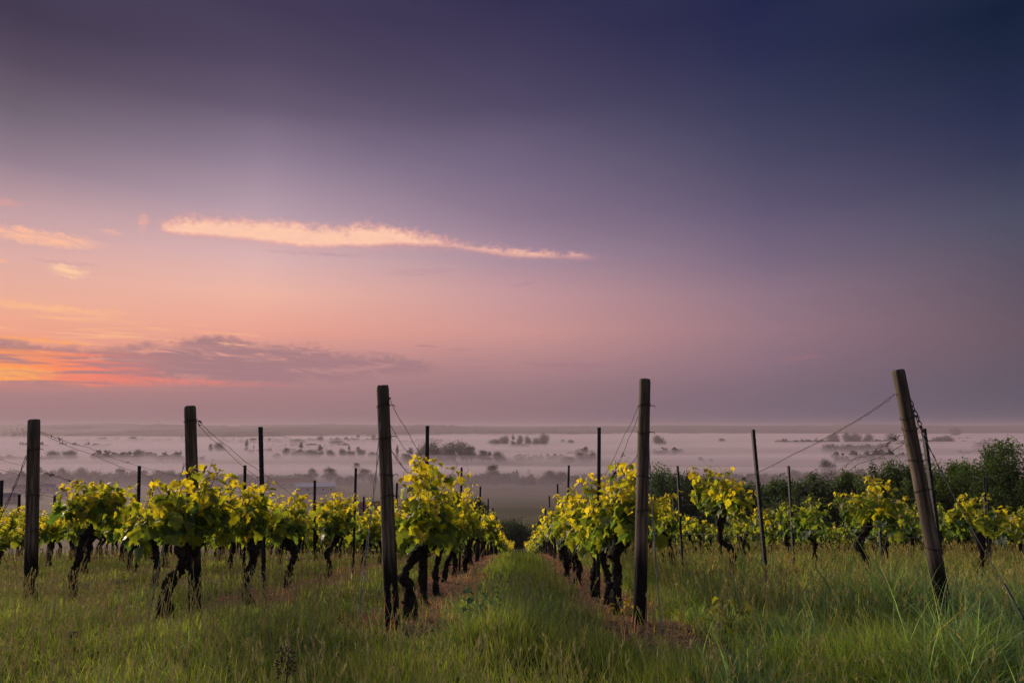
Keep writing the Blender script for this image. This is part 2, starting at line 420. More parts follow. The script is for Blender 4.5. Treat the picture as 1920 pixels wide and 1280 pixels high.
# ------------------------------------------------------------------ far wooded hills
hx = np.arange(-7500, 7500, 14.); hy = np.concatenate([np.arange(2900, 4200, 130), np.arange(4200, 7600, 75)])
def hillz(X, Y):
    prof = np.interp(X, [-7500,-3000,-1500,-300,600,1600,2600,7500], [2,2,1,2,-2,4,6,6])
    start = np.interp(X, [-7500,-1500,0,900,2000,7500], [3000,3100,3500,4700,4700,4300])
    t = np.clip((Y-start)/(6600-start), 0, 1); t = t*t*(3-2*t)
    base = -62+t*(62+prof-9)
    tree = np.clip((Y-start)/200, 0, 1)*(16*fbm(X/60, Y/90, 3)+48*(fbm(X/700, Y/900, 3)-.42)+6*_perm[(X/14).astype(int) & 255, (Y/75).astype(int) & 255])
    patch = (fbm(X/500+3, Y/260, 2) > .45)*1.
    return base+tree*(.55+.6*patch)
M_HILL, n_ = mat('wooded_hills')
gp = n_.new('ShaderNodeNewGeometry').outputs['Position']
n_.l.new(pbsdf(n_, n_.ramp(n_.noise(gp, .004, 5.), [(.4, (.012, .018, .010)), (.6, (.035, .04, .02))]), .95, .05), n_.out.inputs[0])
ho = link('hills', grid_mesh('hills', hx, hy, hillz, False), M_HILL); ho['kind'] = 'structure'

# ------------------------------------------------------------------ vines
HALF = [(.0,.03),(.10,-.13),(.27,-.12),(.42,.00),(.37,.13),(.53,.24),(.54,.42),(.37,.44),(.40,.60),(.27,.70),(.14,.72),(.09,.88),(0,1.0)]
_out = HALF+[(-x, y) for x, y in HALF[-2:0:-1]]
LT = np.array([(0, .32)]+_out); NL = len(LT)
LF = np.array([(0, i, i+1) for i in range(1, NL-1)]+[(0, NL-1, 1)])
LT2 = np.array([(0,.35),(0,0),(.45,-.05),(.52,.42),(.22,.72),(0,1),(-.22,.72),(-.52,.42),(-.45,-.05)])
LF2 = np.array([(0,i,i+1) for i in range(1,8)]+[(0,8,1)])
def leaves_mesh(name, pos, size, yaw, pitch, roll, tint, rg, simple=False):
    T, Fc = (LT2, LF2) if simple else (LT, LF)
    n = len(pos); k = len(T)
    sc = rg.uniform(.85, 1.15, (n, 1)); x = T[:, 0][None]*sc; y = T[:, 1][None]*np.ones((n, 1))-.0
    x = x*(1+rg.uniform(-.08, .08, (n, k))); y = y+rg.uniform(-.04, .04, (n, k))
    fold = rg.uniform(.05, .5, (n, 1)); dr = rg.uniform(.1, .7, (n, 1)); wv = rg.uniform(0, 6.28, (n, 1))
    z = fold*np.abs(x)-dr*y*y*.6+.07*np.sin(9*x+7*y+wv)
    P3 = np.stack([x, y, z], -1)*size[:, None, None]
    def rot(P3, ax, a):
        c, s = np.cos(a)[:, None], np.sin(a)[:, None]; i, j = [(1, 2), (2, 0), (0, 1)][ax]
        Q = P3.copy(); Q[..., i] = c*P3[..., i]-s*P3[..., j]; Q[..., j] = s*P3[..., i]+c*P3[..., j]; return Q
    P3 = rot(P3, 1, roll); P3 = rot(P3, 0, pitch); P3 = rot(P3, 2, yaw)
    V = (P3+pos[:, None, :]).reshape(-1, 3)
    Fa = (Fc[None]+(np.arange(n)*k)[:, None, None]).reshape(-1, 3)
    edge = np.ones(k); edge[0] = .85
    C = (tint[:, None, :]*edge[None, :, None]).reshape(-1, 3)
    return np_mesh(name, V, Fa, C, smooth=True)
YOUNG = np.array([.28, .27, .030]); MID = np.array([.135, .175, .028]); OLD = np.array([.036, .080, .036])
def spline(pts, m):
    pts = np.asarray(pts, float); t = np.linspace(0, len(pts)-1, m); out = []
    for q in t:
        i = min(int(q), len(pts)-2); f = q-i
        p0 = pts[max(i-1, 0)]; p1 = pts[i]; p2 = pts[i+1]; p3 = pts[min(i+2, len(pts)-1)]
        out.append(.5*((2*p1)+(-p0+p2)*f+(2*p0-5*p1+4*p2-p3)*f*f+(-p0+3*p1-3*p2+p3)*f**3))
    return np.array(out)
def make_vine(seed, path, r=.042, halflen=.62, shoots=17, ht=.55, simple=False, leafk=1., head=1.5, sidew=.13, origin=(0, 0, 0), low=.1, green=0.):
    """one vine: gnarled trunk through path (local), canes along the row, leafy shoots"""
    rg = np.random.default_rng(seed); rnd = random.Random(seed)
    root = empty('grape_vine', origin)
    m = 12 if simple else 34
    pts = spline(path, m)
    t = np.linspace(0, 1, m)
    pts = pts+(rg.normal(0, .006, pts.shape) if not simple else 0)
    rad = r*(1.15-.35*np.sin(t*pi)+(head-1.)*np.exp(-((t-.93)/.10)**2)+.25*np.exp(-(t/.08)**2)+.18*np.sin(t*23+seed)*rg.uniform(.3, 1, m))
    mb = MB(); mb.tube(pts, rad, 7 if simple else 14, True, .0 if simple else .22, seed)
    hd = pts[-1]
    if not simple:      # stubs and an old arm on the head
        for i in range(4):
            a = rg.uniform(0, 6.28); L = rg.uniform(.05, .13)
            e = hd+np.array([cos(a)*L*.6, sin(a)*L, rg.uniform(.0, .09)])
            mb.tube(spline([pts[-4], (pts[-2]+e)/2, e], 6), np.linspace(r*.75, r*.3, 6), 8, True, .25, seed+i)
        for i in range(3):
            j = rnd.randrange(4, m-6); a = rg.uniform(0, 6.28)
            mb.tube([pts[j], pts[j]+np.array([cos(a)*r*1.7, sin(a)*r*1.7, .012])], [r*.6, r*.28], 7, True, .2, seed+20+i)
    trunk = link('trunk', mb.mesh('trunk', True), M_BARK, root)
    # canes
    mc = MB(); nodes = []
    for sgn in (-1, 1):
        q = [hd, hd+np.array([rg.uniform(-.03, .03), sgn*.16, .10]), hd+np.array([rg.uniform(-.03, .03), sgn*halflen*.6, .12+rg.uniform(-.02, .03)]), hd+np.array([0, sgn*halflen, .04])]
        cp = spline(q, 7 if simple else 14)
        mc.tube(cp, np.linspace(.011, .006, len(cp)), 5 if simple else 7, True)
        for i in range(shoots//2): nodes.append(cp[1+int(rnd.random()*(len(cp)-1.01))]+rg.normal(0, .01, 3))
    pos = []; size = []; tint = []; yaw = []; pitch = []; roll = []
    sh = MB()
    for nd in nodes:
        H = ht*(rg.uniform(.45, 1.08) if rg.random() < .78 else rg.uniform(1.15, 1.45)); lean = rg.normal(0, sidew, 2)
        q = spline([nd, nd+np.array([lean[0]*.4, lean[1]*.4, H*.4]), nd+np.array([lean[0], lean[1], H*.8]), nd+np.array([lean[0]*1.4, lean[1]*1.4+.02, H])], 8)
        sh.tube(q, np.linspace(.0045, .0015, 8), 4, False)
        nl = int((6 if simple else 11)*H/ht*rg.uniform(.8, 1.2))+2
        for i in range(nl):
            f = (i+.3)/nl; f = min(f, .98); b = q[int(f*7)]+(q[min(int(f*7)+1, 7)]-q[int(f*7)])*(f*7 % 1)
            a = i*2.4+rg.uniform(-.7, .7)+(nd[1]*5)
            s_ = (.122*(1-.66*f**1.3)*rg.uniform(.6, 1.35))*leafk*(1.35 if simple else 1)
            off = np.array([cos(a), sin(a), rg.uniform(-.1, .35)])*(.035+.055*rg.random())*(1.3-f)
            pos.append(b+off); size.append(s_)
            yaw.append(a-pi/2+rg.uniform(-.5, .5)); pitch.append(rg.uniform(-1.15, .15)-.2*(1-f)); roll.append(rg.uniform(-.5, .5))
            k = f+rg.normal(0, .22)+ (.25 if rg.random() < .22 else 0)
            col = OLD+(MID-OLD)*min(max(k*2, 0), 1) if k < .5 else MID+(YOUNG-MID)*min((k-.5)*2.2, 1)
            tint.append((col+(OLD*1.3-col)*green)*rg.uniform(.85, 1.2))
        # a curl at the tip
        if not simple and rg.random() < .6:
            e = q[-1]; a = rg.uniform(0, 6.28); w = rg.uniform(.02, .05)
            sh.tube(spline([e, e+np.array([cos(a)*w, sin(a)*w, .05]), e+np.array([cos(a)*w*2.2, sin(a)*w*2.2, .035])], 5), .0013, 3, False)
    for i in range(int(shoots*(1.0 if simple else 1.5))):   # leaves low on the cane and hanging
        nd = nodes[rnd.randrange(len(nodes))]; a = rg.uniform(0, 6.28)
        pos.append(nd+np.array([rg.normal(0, .09), rg.normal(0, .08), rg.uniform(-low*.3, .26)])); size.append(.135*rg.uniform(.6, 1.15)*leafk*(1.3 if simple else 1))
        yaw.append(a); pitch.append(rg.uniform(-1.5, -.2)); roll.append(rg.uniform(-.5, .5))
        k = rg.random(); tint.append((OLD+(MID-OLD)*k)*rg.uniform(.8, 1.3))
    fo = link('foliage', leaves_mesh('foliage', np.array(pos), np.array(size), np.array(yaw), np.array(pitch), np.array(roll), np.array(tint), rg, simple), M_LEAF, root)
    nb = len(mc.f); mc.add(np.concatenate(sh.v), sh.f); cm_ = mc.mesh('cane', True); cm_.materials.append(M_BARK); cm_.materials.append(M_SHOOT)
    mi = np.zeros(len(cm_.polygons), np.int32); mi[nb:] = 1; cm_.polygons.foreach_set('material_index', mi)
    link('cane', cm_, None, root)
    return root
ROWN = {-.95:'row just left of the grass alley', .95:'row just right of the grass alley', -2.85:'second row left of the alley', 2.85:'second row right of the alley',
        -4.75:'third row left of the alley', 4.75:'third row right of the alley', -6.65:'fourth row left of the alley', 6.65:'fourth row right of the alley',
        -8.55:'fifth row left of the alley', 8.55:'fifth row right of the alley', -10.45:'sixth row left of the alley', 10.45:'sixth row right of the alley',
        -12.35:'seventh row left of the alley', 12.35:'seventh row right of the alley', -14.25:'eighth row left of the alley', 14.25:'eighth row right of the alley'}
ORD = 'first second third fourth fifth sixth seventh eighth ninth tenth eleventh twelfth thirteenth fourteenth fifteenth sixteenth'.split()
# the nearest vines, each with the trunk it has in the photograph
HERO = [
 (-2.85, 5.7, [(303,1172),(307,1122),(322,1082),(348,1060),(353,1038),(350,1012)], .046, 1.9, 'stout crooked vine with a swollen head beside the second wooden post', 20),
 (-2.85, 7.3, [(466,1126),(463,1092),(470,1056),(477,1032),(468,1010),(458,1000)], .040, 1.4, 'hooked black vine trunk just left of the tallest metal post at left', 17),
 (-2.85, 8.8, [(536,1096),(540,1074),(551,1052),(548,1032),(538,1012)], .038, 1.4, 'bowed vine just right of the tallest metal post at left', 15),
 (-2.85, 10.6, [(612,1088),(618,1060),(613,1036),(626,1016),(634,1000)], .040, 1.3, 'bushy vine with a kinked trunk left of the third wooden post', 17),
 (-2.85, 13.0, [(680,1066),(682,1042),(685,1022),(691,1006)], .045, 1.3, 'vine behind the pale tie cord of the third wooden post', 14),
 (-4.75, 7.7, [(130,1104),(140,1072),(152,1042),(158,1012),(172,988),(180,968)], .036, 1.3, 'slanting vine right of the leftmost wooden post', 16),
 (-.95, 5.95, [(768,1136),(770,1104),(757,1080),(776,1046),(794,1026),(806,1012)], .042, 1.5, 'contorted vine elbowing out beside the third wooden post', 19),
 (-.95, 7.1, [(797,1112),(790,1082),(792,1044),(802,1020)], .036, 1.5, 'straight dark vine just behind the metal post left of the alley', 17),
 (-.95, 8.4, [(817,1098),(816,1070),(824,1040),(826,1016)], .034, 1.4, 'slim vine, third along the row just left of the grass alley', 15),
 (-.95, 9.6, [(830,1080),(836,1062),(846,1038),(850,1020)], .034, 1.4, 'vine leaning right, fourth along the row left of the alley', 15),
 (.95, 6.55, [(1161,1142),(1154,1112),(1158,1072),(1154,1036),(1168,1008)], .047, 1.35, 'thick upright vine just left of the fourth wooden post', 22),
 (.95, 7.35, [(1141,1122),(1140,1088),(1131,1052),(1130,1020)], .034, 1.4, 'thin vine right beside the metal post right of the alley', 18),
 (.95, 8.2, [(1116,1108),(1112,1072),(1119,1042),(1108,1020)], .038, 1.5, 'dark vine partly hidden by the metal post right of the alley', 17),
 (.95, 9.6, [(1080,1092),(1086,1062),(1075,1036),(1086,1018)], .040, 1.4, 'twisted vine, fourth along the row just right of the alley', 16),
 (.95, 10.7, [(1064,1076),(1060,1048),(1052,1026),(1060,1012)], .038, 1.4, 'short twisted vine, fifth along the row right of the alley', 16),
 (2.85, 9.3, [(1374,1064),(1370,1036),(1352,1012),(1348,988),(1350,966)], .040, 1.3, 'free-standing vine left of the leaning metal post at right', 17),
 (2.85, 12.8, [(1264,1046),(1256,1022),(1250,1006),(1243,994)], .045, 1.3, 'low curled vine right of the fourth wooden post', 12),
 (4.75, 9.6, [(1640,1068),(1620,1042),(1605,1020),(1622,1000),(1632,984)], .036, 1.3, 'vine with a sharply bent trunk left of the leaning wooden post', 16)]
for i, (k, d, pl, r, head, lab, shn) in enumerate(HERO):
    pts = [np.array(P(px, py, d)) for px, py in pl]
    b = pts[0].copy(); gz = G(b[0], b[1]); o = np.array([b[0], b[1], gz])
    loc = [p-o for p in pts]
    sh_ = min(0, loc[0][2]-.0)
    loc = [np.array([-.0, 0, -.06])+np.array([loc[0][0], 0, 0])]+[l+np.array([0, rg0.uniform(-.05, .05), 0]) for l in loc[1:]]
    hz = .47
    v = make_vine(100+i, loc, r*1.15, .56 if abs(k) < 2.9 and k < 2 else (.5 if k < 0 else .66), shn+(2 if -4 < k < 0 else 4 if k < 2 and k > 0 else 1 if k < 0 else 7), hz*(.55 if k < -4 else .76 if k < -2 else .88 if k < 2 else .85), False, 1.07, head, .12, tuple(o), .12 if k != 2.85 else .06)
    tag(v, 'grape vine, '+lab if not lab.startswith('vine') else 'grape '+lab, 'grapevine', 'grapevines trained along the trellis rows')
def gpath(seed):
    r_ = random.Random(seed)
    a, b = r_.uniform(-.09, .09), r_.uniform(-.1, .1)
    return [(0, 0, -.06), (a*.3, r_.uniform(-.05, .05), .18), (a, b*.5, .34), (a*.2+r_.uniform(-.05, .05), b, .50), (r_.uniform(-.07, .07), r_.uniform(-.06, .06), .62)]
protoN = [make_vine(300+i, gpath(40+i), .044, .60, (15, 20, 12, 18, 22)[i], (.36, .42, .34, .40, .32)[i], False, 1., 1.4) for i in range(5)]
protoF = [make_vine(400+i, gpath(60+i), .046, .60, (11, 15, 9, 14, 12)[i], (.34, .38, .32, .38, .30)[i], True, 1., 1.3) for i in range(5)]
protoDim = [make_vine(500+i, gpath(80+i), .042, .58, (14, 18, 16)[i], (.36, .42, .38)[i], i == 2, 1., 1.4, green=.62) for i in range(3)]  # leaf tint darkened: the shaded look of the right rows put into colour
fresh = set(protoN+protoF+protoDim)
starts = {-.95:10.8, .95:11.9, -2.85:14.3, 2.85:14.2, -4.75:9.1, 4.75:11.2, -6.65:9.6, 6.65:10.2, -8.55:11.6, 8.55:11.8, -10.45:14, 10.45:14, -12.35:16.5, 12.35:16.5, -14.25:19, 14.25:19}
cand = []
rv = random.Random(3)
for k, y0 in starts.items():
    j = {-.95:4, .95:5, -2.85:5, -4.75:1, 2.85:2, 4.75:1}.get(k, 0); y = y0
    while y < 88:
        x = rowx(k, y)+rv.uniform(-.05, .05)
        if abs(x) < .78*y+.9 and not (k > 3 and y < 22 and rv.random() < .28): cand.append((y, x, k, j, rv.random()))
        j += 1; y += rv.uniform(1.05, 1.3)
cand.sort(key=lambda c_: c_[0]*(1+.10*max(0, abs(c_[2])-1.9)/1.9 if c_[0] > 20 else 1))
merged = []
for i, (y, x, k, j, q) in enumerate(cand):
    if i >= 275:
        merged.append((y, x, q)); continue
    pool = protoN if y < 15 else protoF
    p = pool[int(q*997) % 5]
    if k > 4 and q > .25: p = protoDim[2] if y > 18 else protoDim[int(q*997) % 2]  # right rows mostly take the vines with shade tinted into their leaves
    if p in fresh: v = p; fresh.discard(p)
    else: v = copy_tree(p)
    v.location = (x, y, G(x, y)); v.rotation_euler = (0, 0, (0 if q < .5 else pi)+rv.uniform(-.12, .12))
    s_ = rv.uniform(.86, 1.08)*(.95 if k > 3 else .93 if k > 2 else 1); v.scale = (s_, s_, s_*rv.uniform(.95, 1.08))
    tag(v, (f'leafy vine, {ORD[j]} from the front in the {ROWN[k]}' if j < 16 else f'small distant grape vine far down the {ROWN[k]}'),
        'grapevine', 'grapevines trained along the trellis rows' if j < 16 else 'far vines of the '+ROWN[k])
# everything beyond that: one mass of vine rows running down the slope
if merged:
    mv = []; mf = []; mc_ = []; off = 0; vb = MB()
    fo = protoF[0].children
    src = [[c_ for c_ in p.children if c_.name.startswith('foliage')][0].data for p in protoF]
    dat = []
    for me in src:
        V = np.zeros(len(me.vertices)*3, np.float32); me.vertices.foreach_get('co', V); V = V.reshape(-1, 3)
        L = np.zeros(len(me.loops), np.int32); me.loops.foreach_get('vertex_index', L); L = L.reshape(-1, 3)
        C = np.zeros(len(V)*4, np.float32); me.color_attributes['tint'].data.foreach_get('color', C); dat.append((V, L, C.reshape(-1, 4)[:, :3]))
    for (y, x, q) in merged:
        V, L, C = dat[int(q*997) % 5]; s_ = .9+.2*q
        V = V*s_*(1 if q < .5 else -1)*np.array([1, 1, 1 if q < .5 else -1])+np.array([x, y, G(x, y)])
        mv.append(V); mf.append(L+off); mc_.append(C); off += len(V)
        vb.tube([(x, y, G(x, y)-.05), (x+.05*(q-.5), y, G(x, y)+.65)], .04, 5, False)
    o = link('distant_vines', np_mesh('distant_vines', np.concatenate(mv), np.concatenate(mf), np.concatenate(mc_), True), M_LEAF)
    tag(o, 'far ends of the vine rows running down the slope', 'vines', None, 'stuff')
    t_ = link('trunks', vb.mesh('trunks'), M_BARK, o); t_['kind'] = 'stuff'

# ------------------------------------------------------------------ wooden end posts
def wood_post(base, top, rad, bands, label, seed, crack=True):
    b = np.array(base, float); t = np.array(top, float)
    gz = G(b[0], b[1]); d = (t-b)/np.linalg.norm(t-b); b = b+d*((gz-b[2])/d[2])
    L = np.linalg.norm(t-b); q = Vector(d).to_track_quat('Z', 'Y')
    Zv = Vector(d); Xv = Vector((1, 0, 0)); Xv = (Xv-Zv*Xv.dot(Zv)).normalized(); Yv = Zv.cross(Xv)
    q0 = Matrix((Xv, Yv, Zv)).transposed().to_quaternion()
    rg = np.random.default_rng(seed); n = 48; m = 60
    V = []; ph = rg.uniform(0, 6.28, 5); bow = rg.uniform(-.008, .008, 2)
    for i in range(m):
        f = i/(m-1); z = -.15+f*(L+.15); r = rad*(1.08-.14*f)*(1+.012*np.sin(f*5+ph[0]))
        if i >= m-4: q_ = i-(m-4); r *= (1, .985, .93, .80)[q_]; z = L-(.035, .018, .006, 0)[q_]
        a = np.arange(n)/n*2*pi
        rr = r*(1+.025*np.sin(2*a+ph[1])+.018*np.sin(3*a+ph[2]+f*2)+.012*rg.uniform(-1, 1, n))
        if crack: rr = rr*(1-.22*np.exp(-((np.angle(np.exp(1j*(a-(-pi/2+.5*np.sin(f*3+ph[3])))))/.13)**2))*min(1, max(0, (f-.12)*6)))
        V.append(np.stack([np.cos(a)*rr+bow[0]*np.sin(f*pi), np.sin(a)*rr+bow[1]*np.sin(f*pi), np.full(n, z)+(rg.uniform(-.004, .004, n) if i == m-1 else 0)], 1))
    V = np.concatenate(V); Fc = [(i*n+j, i*n+(j+1) % n, (i+1)*n+(j+1) % n, (i+1)*n+j) for i in range(m-1) for j in range(n)]
    Fc += [tuple((m-1)*n+j for j in range(n))]
    mb = MB(); mb.add(V, Fc); me = mb.mesh('wooden_post', True)
    o = link('wooden_post', me, M_WOOD, None, tuple(b)); o.rotation_mode = 'QUATERNION'; o.rotation_quaternion = q0
    tag(o, label, 'post', 'wooden end posts of the vine rows')
    for h in bands:
        w = MB(); a = np.linspace(0, 2*pi, 25); r = rad*(1.08-.14*h/L)*1.04+.003
        for tw in (0, .007):
            w.tube(np.stack([np.cos(a)*r, np.sin(a)*r, h+tw+.012*np.sin(a+h*9)], 1), .0017, 5, False)
        w.tube([(r*.9, 0, h), (r+.03, .0, h+.006), (r+.036, .004, h-.012)], .003, 5)
        link('wire_band', w.mesh('wire_band', True), M_WIRE, o)
    return o, b, d, L
PW = {}
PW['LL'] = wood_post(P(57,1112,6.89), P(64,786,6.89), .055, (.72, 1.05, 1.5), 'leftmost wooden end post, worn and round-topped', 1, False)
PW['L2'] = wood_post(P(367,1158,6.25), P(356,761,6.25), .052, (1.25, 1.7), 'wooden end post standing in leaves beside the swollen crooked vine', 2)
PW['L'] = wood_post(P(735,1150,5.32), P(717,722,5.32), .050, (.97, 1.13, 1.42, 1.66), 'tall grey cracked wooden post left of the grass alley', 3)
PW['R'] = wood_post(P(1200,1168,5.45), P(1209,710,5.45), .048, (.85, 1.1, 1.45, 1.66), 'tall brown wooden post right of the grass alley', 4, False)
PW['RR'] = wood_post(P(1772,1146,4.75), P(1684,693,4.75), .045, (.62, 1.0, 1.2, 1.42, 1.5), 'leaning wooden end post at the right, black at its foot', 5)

# ------------------------------------------------------------------ notched metal posts
def steel_mesh():
    mb = MB(); H = 1.0; w = .026; n = 60
    # open C profile, notched along both flanges
    zs = [-.12]; ws = [w]
    z = .0
    step = .07/1.75
    while z < 1.0-step:
        zs += [z+step*.72, z+step*.74, z+step*.94, z+step*.96]; ws += [w, w-.006, w-.006, w]; z += step
    zs.append(1.0); ws.append(w)
    V = []; t = .004
    for zz, ww in zip(zs, ws):
        V += [(-ww, .018, zz), (-ww, -.012, zz), (ww, -.012, zz), (ww, .018, zz), (ww-t, .018, zz), (ww-t, -.012+t, zz), (-ww+t, -.012+t, zz), (-ww+t, .018, zz)]
    m = len(zs); Fc = [(i*8+j, i*8+(j+1) % 8, (i+1)*8+(j+1) % 8, (i+1)*8+j) for i in range(m-1) for j in range(8)]
    q = (m-1)*8
    Fc += [(q, q+1, q+6, q+7), (q+1, q+2, q+5, q+6), (q+2, q+3, q+4, q+5)]
    mb.add(V, Fc); return mb.mesh('metal_post')
SM = steel_mesh(); SM.materials.append(M_STEEL)
def metal_post(x, y, top, label, group='notched metal posts along the vine rows'):
    o = link('metal_post', SM); z = G(x, y)
    d = Vector((top[0]-x, top[1]-y, top[2]-z)); o.location = (x, y, z)
    o.rotation_euler = d.to_track_quat('Z', 'Y').to_euler(); 
    o.scale = (1.35, 1.35, d.length) if y > 15 else (1.08, 1.08, d.length)
    return tag(o, label, 'post', group)
HP = [ # base px, top px, distance
 ((797,1118),(801,798),7.3,'metal post standing in the first vines left of the alley'),
 ((1122,1118),(1124,801),7.5,'metal post standing in the first vines right of the alley'),
 ((496,1105),(488,800),7.75,'tall dark metal post between the second and third wooden posts'),
 ((662,1062),(667,877),11.9,'slim metal post just left of the third wooden post'),
 ((862,1082),(866,876),11.9,'metal post, second along the row left of the alley'),
 ((1062,1080),(1067,872),12.1,'metal post, second along the row right of the alley'),
 ((1279,1050),(1270,873),12.1,'metal post just right of the fourth wooden post'),
 ((1438,1082),(1411,805),8.0,'tall leaning metal post midway between the right wooden posts'),
 ((1488,1050),(1478,873),12.0,'metal post right of the tall leaning metal post'),
 ((1765,1012),(1731,803),8.0,'leaning metal post right behind the leaning wooden post'),
 ((1650,985),(1640,890),12.6,'metal post showing its tip left of the leaning wooden post'),
 ((1352,1030),(1352,908),16.2,'metal post tip behind the free-standing vine at right'),
 ((1192,1020),(1191,905),16.4,'metal post hidden against the fourth wooden post'),
 ((1850,990),(1848,894),12.4,'capped metal post before the big bush at far right'),
 ((258,1040),(261,873),11.9,'metal post right of the leftmost vines, touching a wire'),
 ((459,1030),(459,872),11.8,'metal post whose tip clears the leaves left of the tallest metal post'),
 ((54,1040),(57,874),11.9,'metal post half hidden by the leftmost wooden post'),
 ((590,1010),(590,900),16.0,'metal post in front of the pale barn roof'),
 ((740,1030),(745,905),16.2,'metal post hidden behind the third wooden post'),
 ((283,1000),(284,902),16.0,'shorter metal post beside the wire-topped one at left'),
 ((142,1000),(145,900),16.0,'metal post tip above the third row leaves near the left'),
 ((316,1000),(317,918),20.3,'tiny metal post tip in the leaves left of the second wooden post'),
 ((435,1010),(434,902),15.9,'metal post tip hidden in leaves right of the second wooden post'),
 ((2,1000),(3,900),16.2,'metal post at the very left edge'),
 ((36,1010),(36,926),19.6,'small metal post near the left edge')]
for b, t, d, lab in HP:
    B = P(*b, d); T = P(*t, d); metal_post(B[0], B[1], T, lab)
for k in ROWN:
    for j, y in enumerate([16.62, 21.36, 25.4, 29.5, 34, 38.4, 43, 47.4, 51.8, 56.2, 60.6]):
        if (j == 0 and abs(k) > 1.) or abs(rowx(k, y)) > .76*y: continue
        if abs(k) > 3 and y > 40 and k < 0: continue
        x = rowx(k, y); zt = G(x, y)+1.75
        metal_post(x, y, (x+rv.uniform(-.04, .04), y, zt+rv.uniform(-.05, .05)),
            f'metal post, {ORD[j+2]} along the {ROWN[k]}')

# ------------------------------------------------------------------ wires, guys
def wire(pts, label, name='trellis_wire', r=.0022, strands=1, mt=None, sag=.02, barbs=(), group='trellis wires', seed=0, cat='wire', twist=.006):
    A = np.array(pts, float); seg = []
    for a, b in zip(A[:-1], A[1:]):
        n = max(3, int(np.linalg.norm(b-a)/.07)); t = np.linspace(0, 1, n, endpoint=False)[:, None]
        s_ = a+(b-a)*t; s_[:, 2] -= sag*4*(t*(1-t))[:, 0]; seg.append(s_)
    C = np.concatenate(seg+[A[-1:]]); rg = np.random.default_rng(seed); mb = MB()
    for k in range(strands):
        ph = np.arange(len(C))*1.1+k*pi
        Q = C+rg.normal(0, .0012, C.shape)
        if strands > 1: Q = Q+np.stack([np.cos(ph)*twist, 0*ph, np.sin(ph)*twist], 1)
        mb.tube(Q, r, 5, False)
    for f in barbs:
        p = C[int(f*(len(C)-1))]
        for i in range(3):
            a = rg.uniform(-1, 1, 3)*.03
            mb.tube(spline([p-a*.4, p+a*.3+np.array([0, 0, .008]), p+a], 5), r*1.5, 4)
    o = link(name, mb.mesh(name, True), mt or M_WIRE)
    return tag(o, label, cat, group)
D = lambda px, py, d: P(px, py, d)
wire([D(731,748,5.3), D(760,800,5.8), D(800,868,7.2)], 'upper wire running down from the grey cracked post to its row', seed=1, barbs=(.02,))
wire([D(729,790,5.3), D(775,862,6.4), D(796,905,7.2)], 'second wire running down from the grey cracked post', seed=2, barbs=(.62,))
wire([D(730,836,5.3), D(765,885,6.3), D(798,925,7.2)], 'knotted third wire of the grey cracked post', strands=2, r=.002, seed=3, barbs=(.3,.6))
wire([D(1198,757,5.45), D(1172,812,6.1), D(1126,905,7.4)], 'upper wire running down from the brown post', seed=4)
wire([D(1198,775,5.45), D(1178,822,5.9), D(1160,868,6.4), D(1126,940,7.4)], 'wire with a clamp running down from the brown post', seed=5, barbs=(.4,.6,.61,.62,.63))
wire([D(1195,852,5.45), D(1178,872,5.9), D(1126,960,7.4)], 'kinked third wire of the brown post', strands=2, r=.0018, seed=6, twist=.004)
wire([D(1196,880,5.45), D(1172,922,6.2), D(1128,975,7.4)], 'low wire of the brown post', seed=7)
wire([D(1679,738,4.75), D(1600,792,5.6), D(1484,853,7.0), D(1414,888,8.0), D(1318,930,12.1)], 'twisted upper wire descending left from the leaning wooden post', strands=2, r=.0020, seed=8, barbs=(.52,.525,.53), sag=.01, twist=.007)
wire([D(1690,815,4.75), D(1600,862,6.0), D(1530,905,7.2), D(1418,960,8.0)], 'middle wire pair descending left from the leaning wooden post', strands=2, r=.0018, seed=9, barbs=(.06,.1), twist=.012)
wire([D(1694,832,4.75), D(1610,868,5.8), D(1530,915,7.2)], 'third wire of the leaning wooden post', seed=10, barbs=(.12,))
wire([D(1725,975,4.75), D(1600,985,6.0), D(1440,997,8.0), D(1230,1000,14)], 'low foliage wire from the leaning wooden post', r=.0016, seed=11)
wire([D(367,783,6.25), D(430,838,6.9), D(490,884,7.7), D(600,960,11.8)], 'upper wire descending from the second wooden post', seed=12, barbs=(.02,))
wire([D(367,790,6.25), D(425,845,6.9), D(492,900,7.7)], 'second wire descending from the second wooden post', seed=13, barbs=(.05,))
wire([D(75,808,6.89), D(165,838,8.2), D(261,873,9.8), D(345,893,11.2), D(459,925,13)], 'long wire running right from the leftmost wooden post', seed=14, barbs=(.05,.09,.42))
wire([D(76,811,6.89), D(175,852,8.2), D(260,885,9.8), D(345,922,11.2)], 'lower long wire from the leftmost wooden post', seed=15, barbs=(.32,))
wire([D(80,880,6.89), D(110,892,7.3), D(150,903,8.0), D(200,925,9.5)], 'knotted dark wire right of the leftmost wooden post', strands=2, r=.0022, seed=16, barbs=(.1,.3,.5,.7), twist=.01)
wire([D(80,925,6.89), D(112,930,7.4), D(150,940,8.2)], 'short low wire right of the leftmost wooden post', seed=17)
wire([D(-40,846,10), D(50,874,11.9), D(145,904,14)], 'wire crossing the left edge above the leaves', seed=18, barbs=(.5,))
wire([D(-40,866,10), D(50,892,11.9), D(140,925,14)], 'lower wire crossing the left edge', seed=19)
wire([D(1920+60,855,5.5), D(1848,895,12.4), D(1740,905,12), D(1640,918,12.6), D(1480,930,12)], 'thin wire across the bushes at right', r=.0022, seed=20)
wire([D(1980,905,7), D(1765,975,8.0), D(1650,960,12)], 'thin wire running off the right edge through the leaves', r=.002, seed=21)
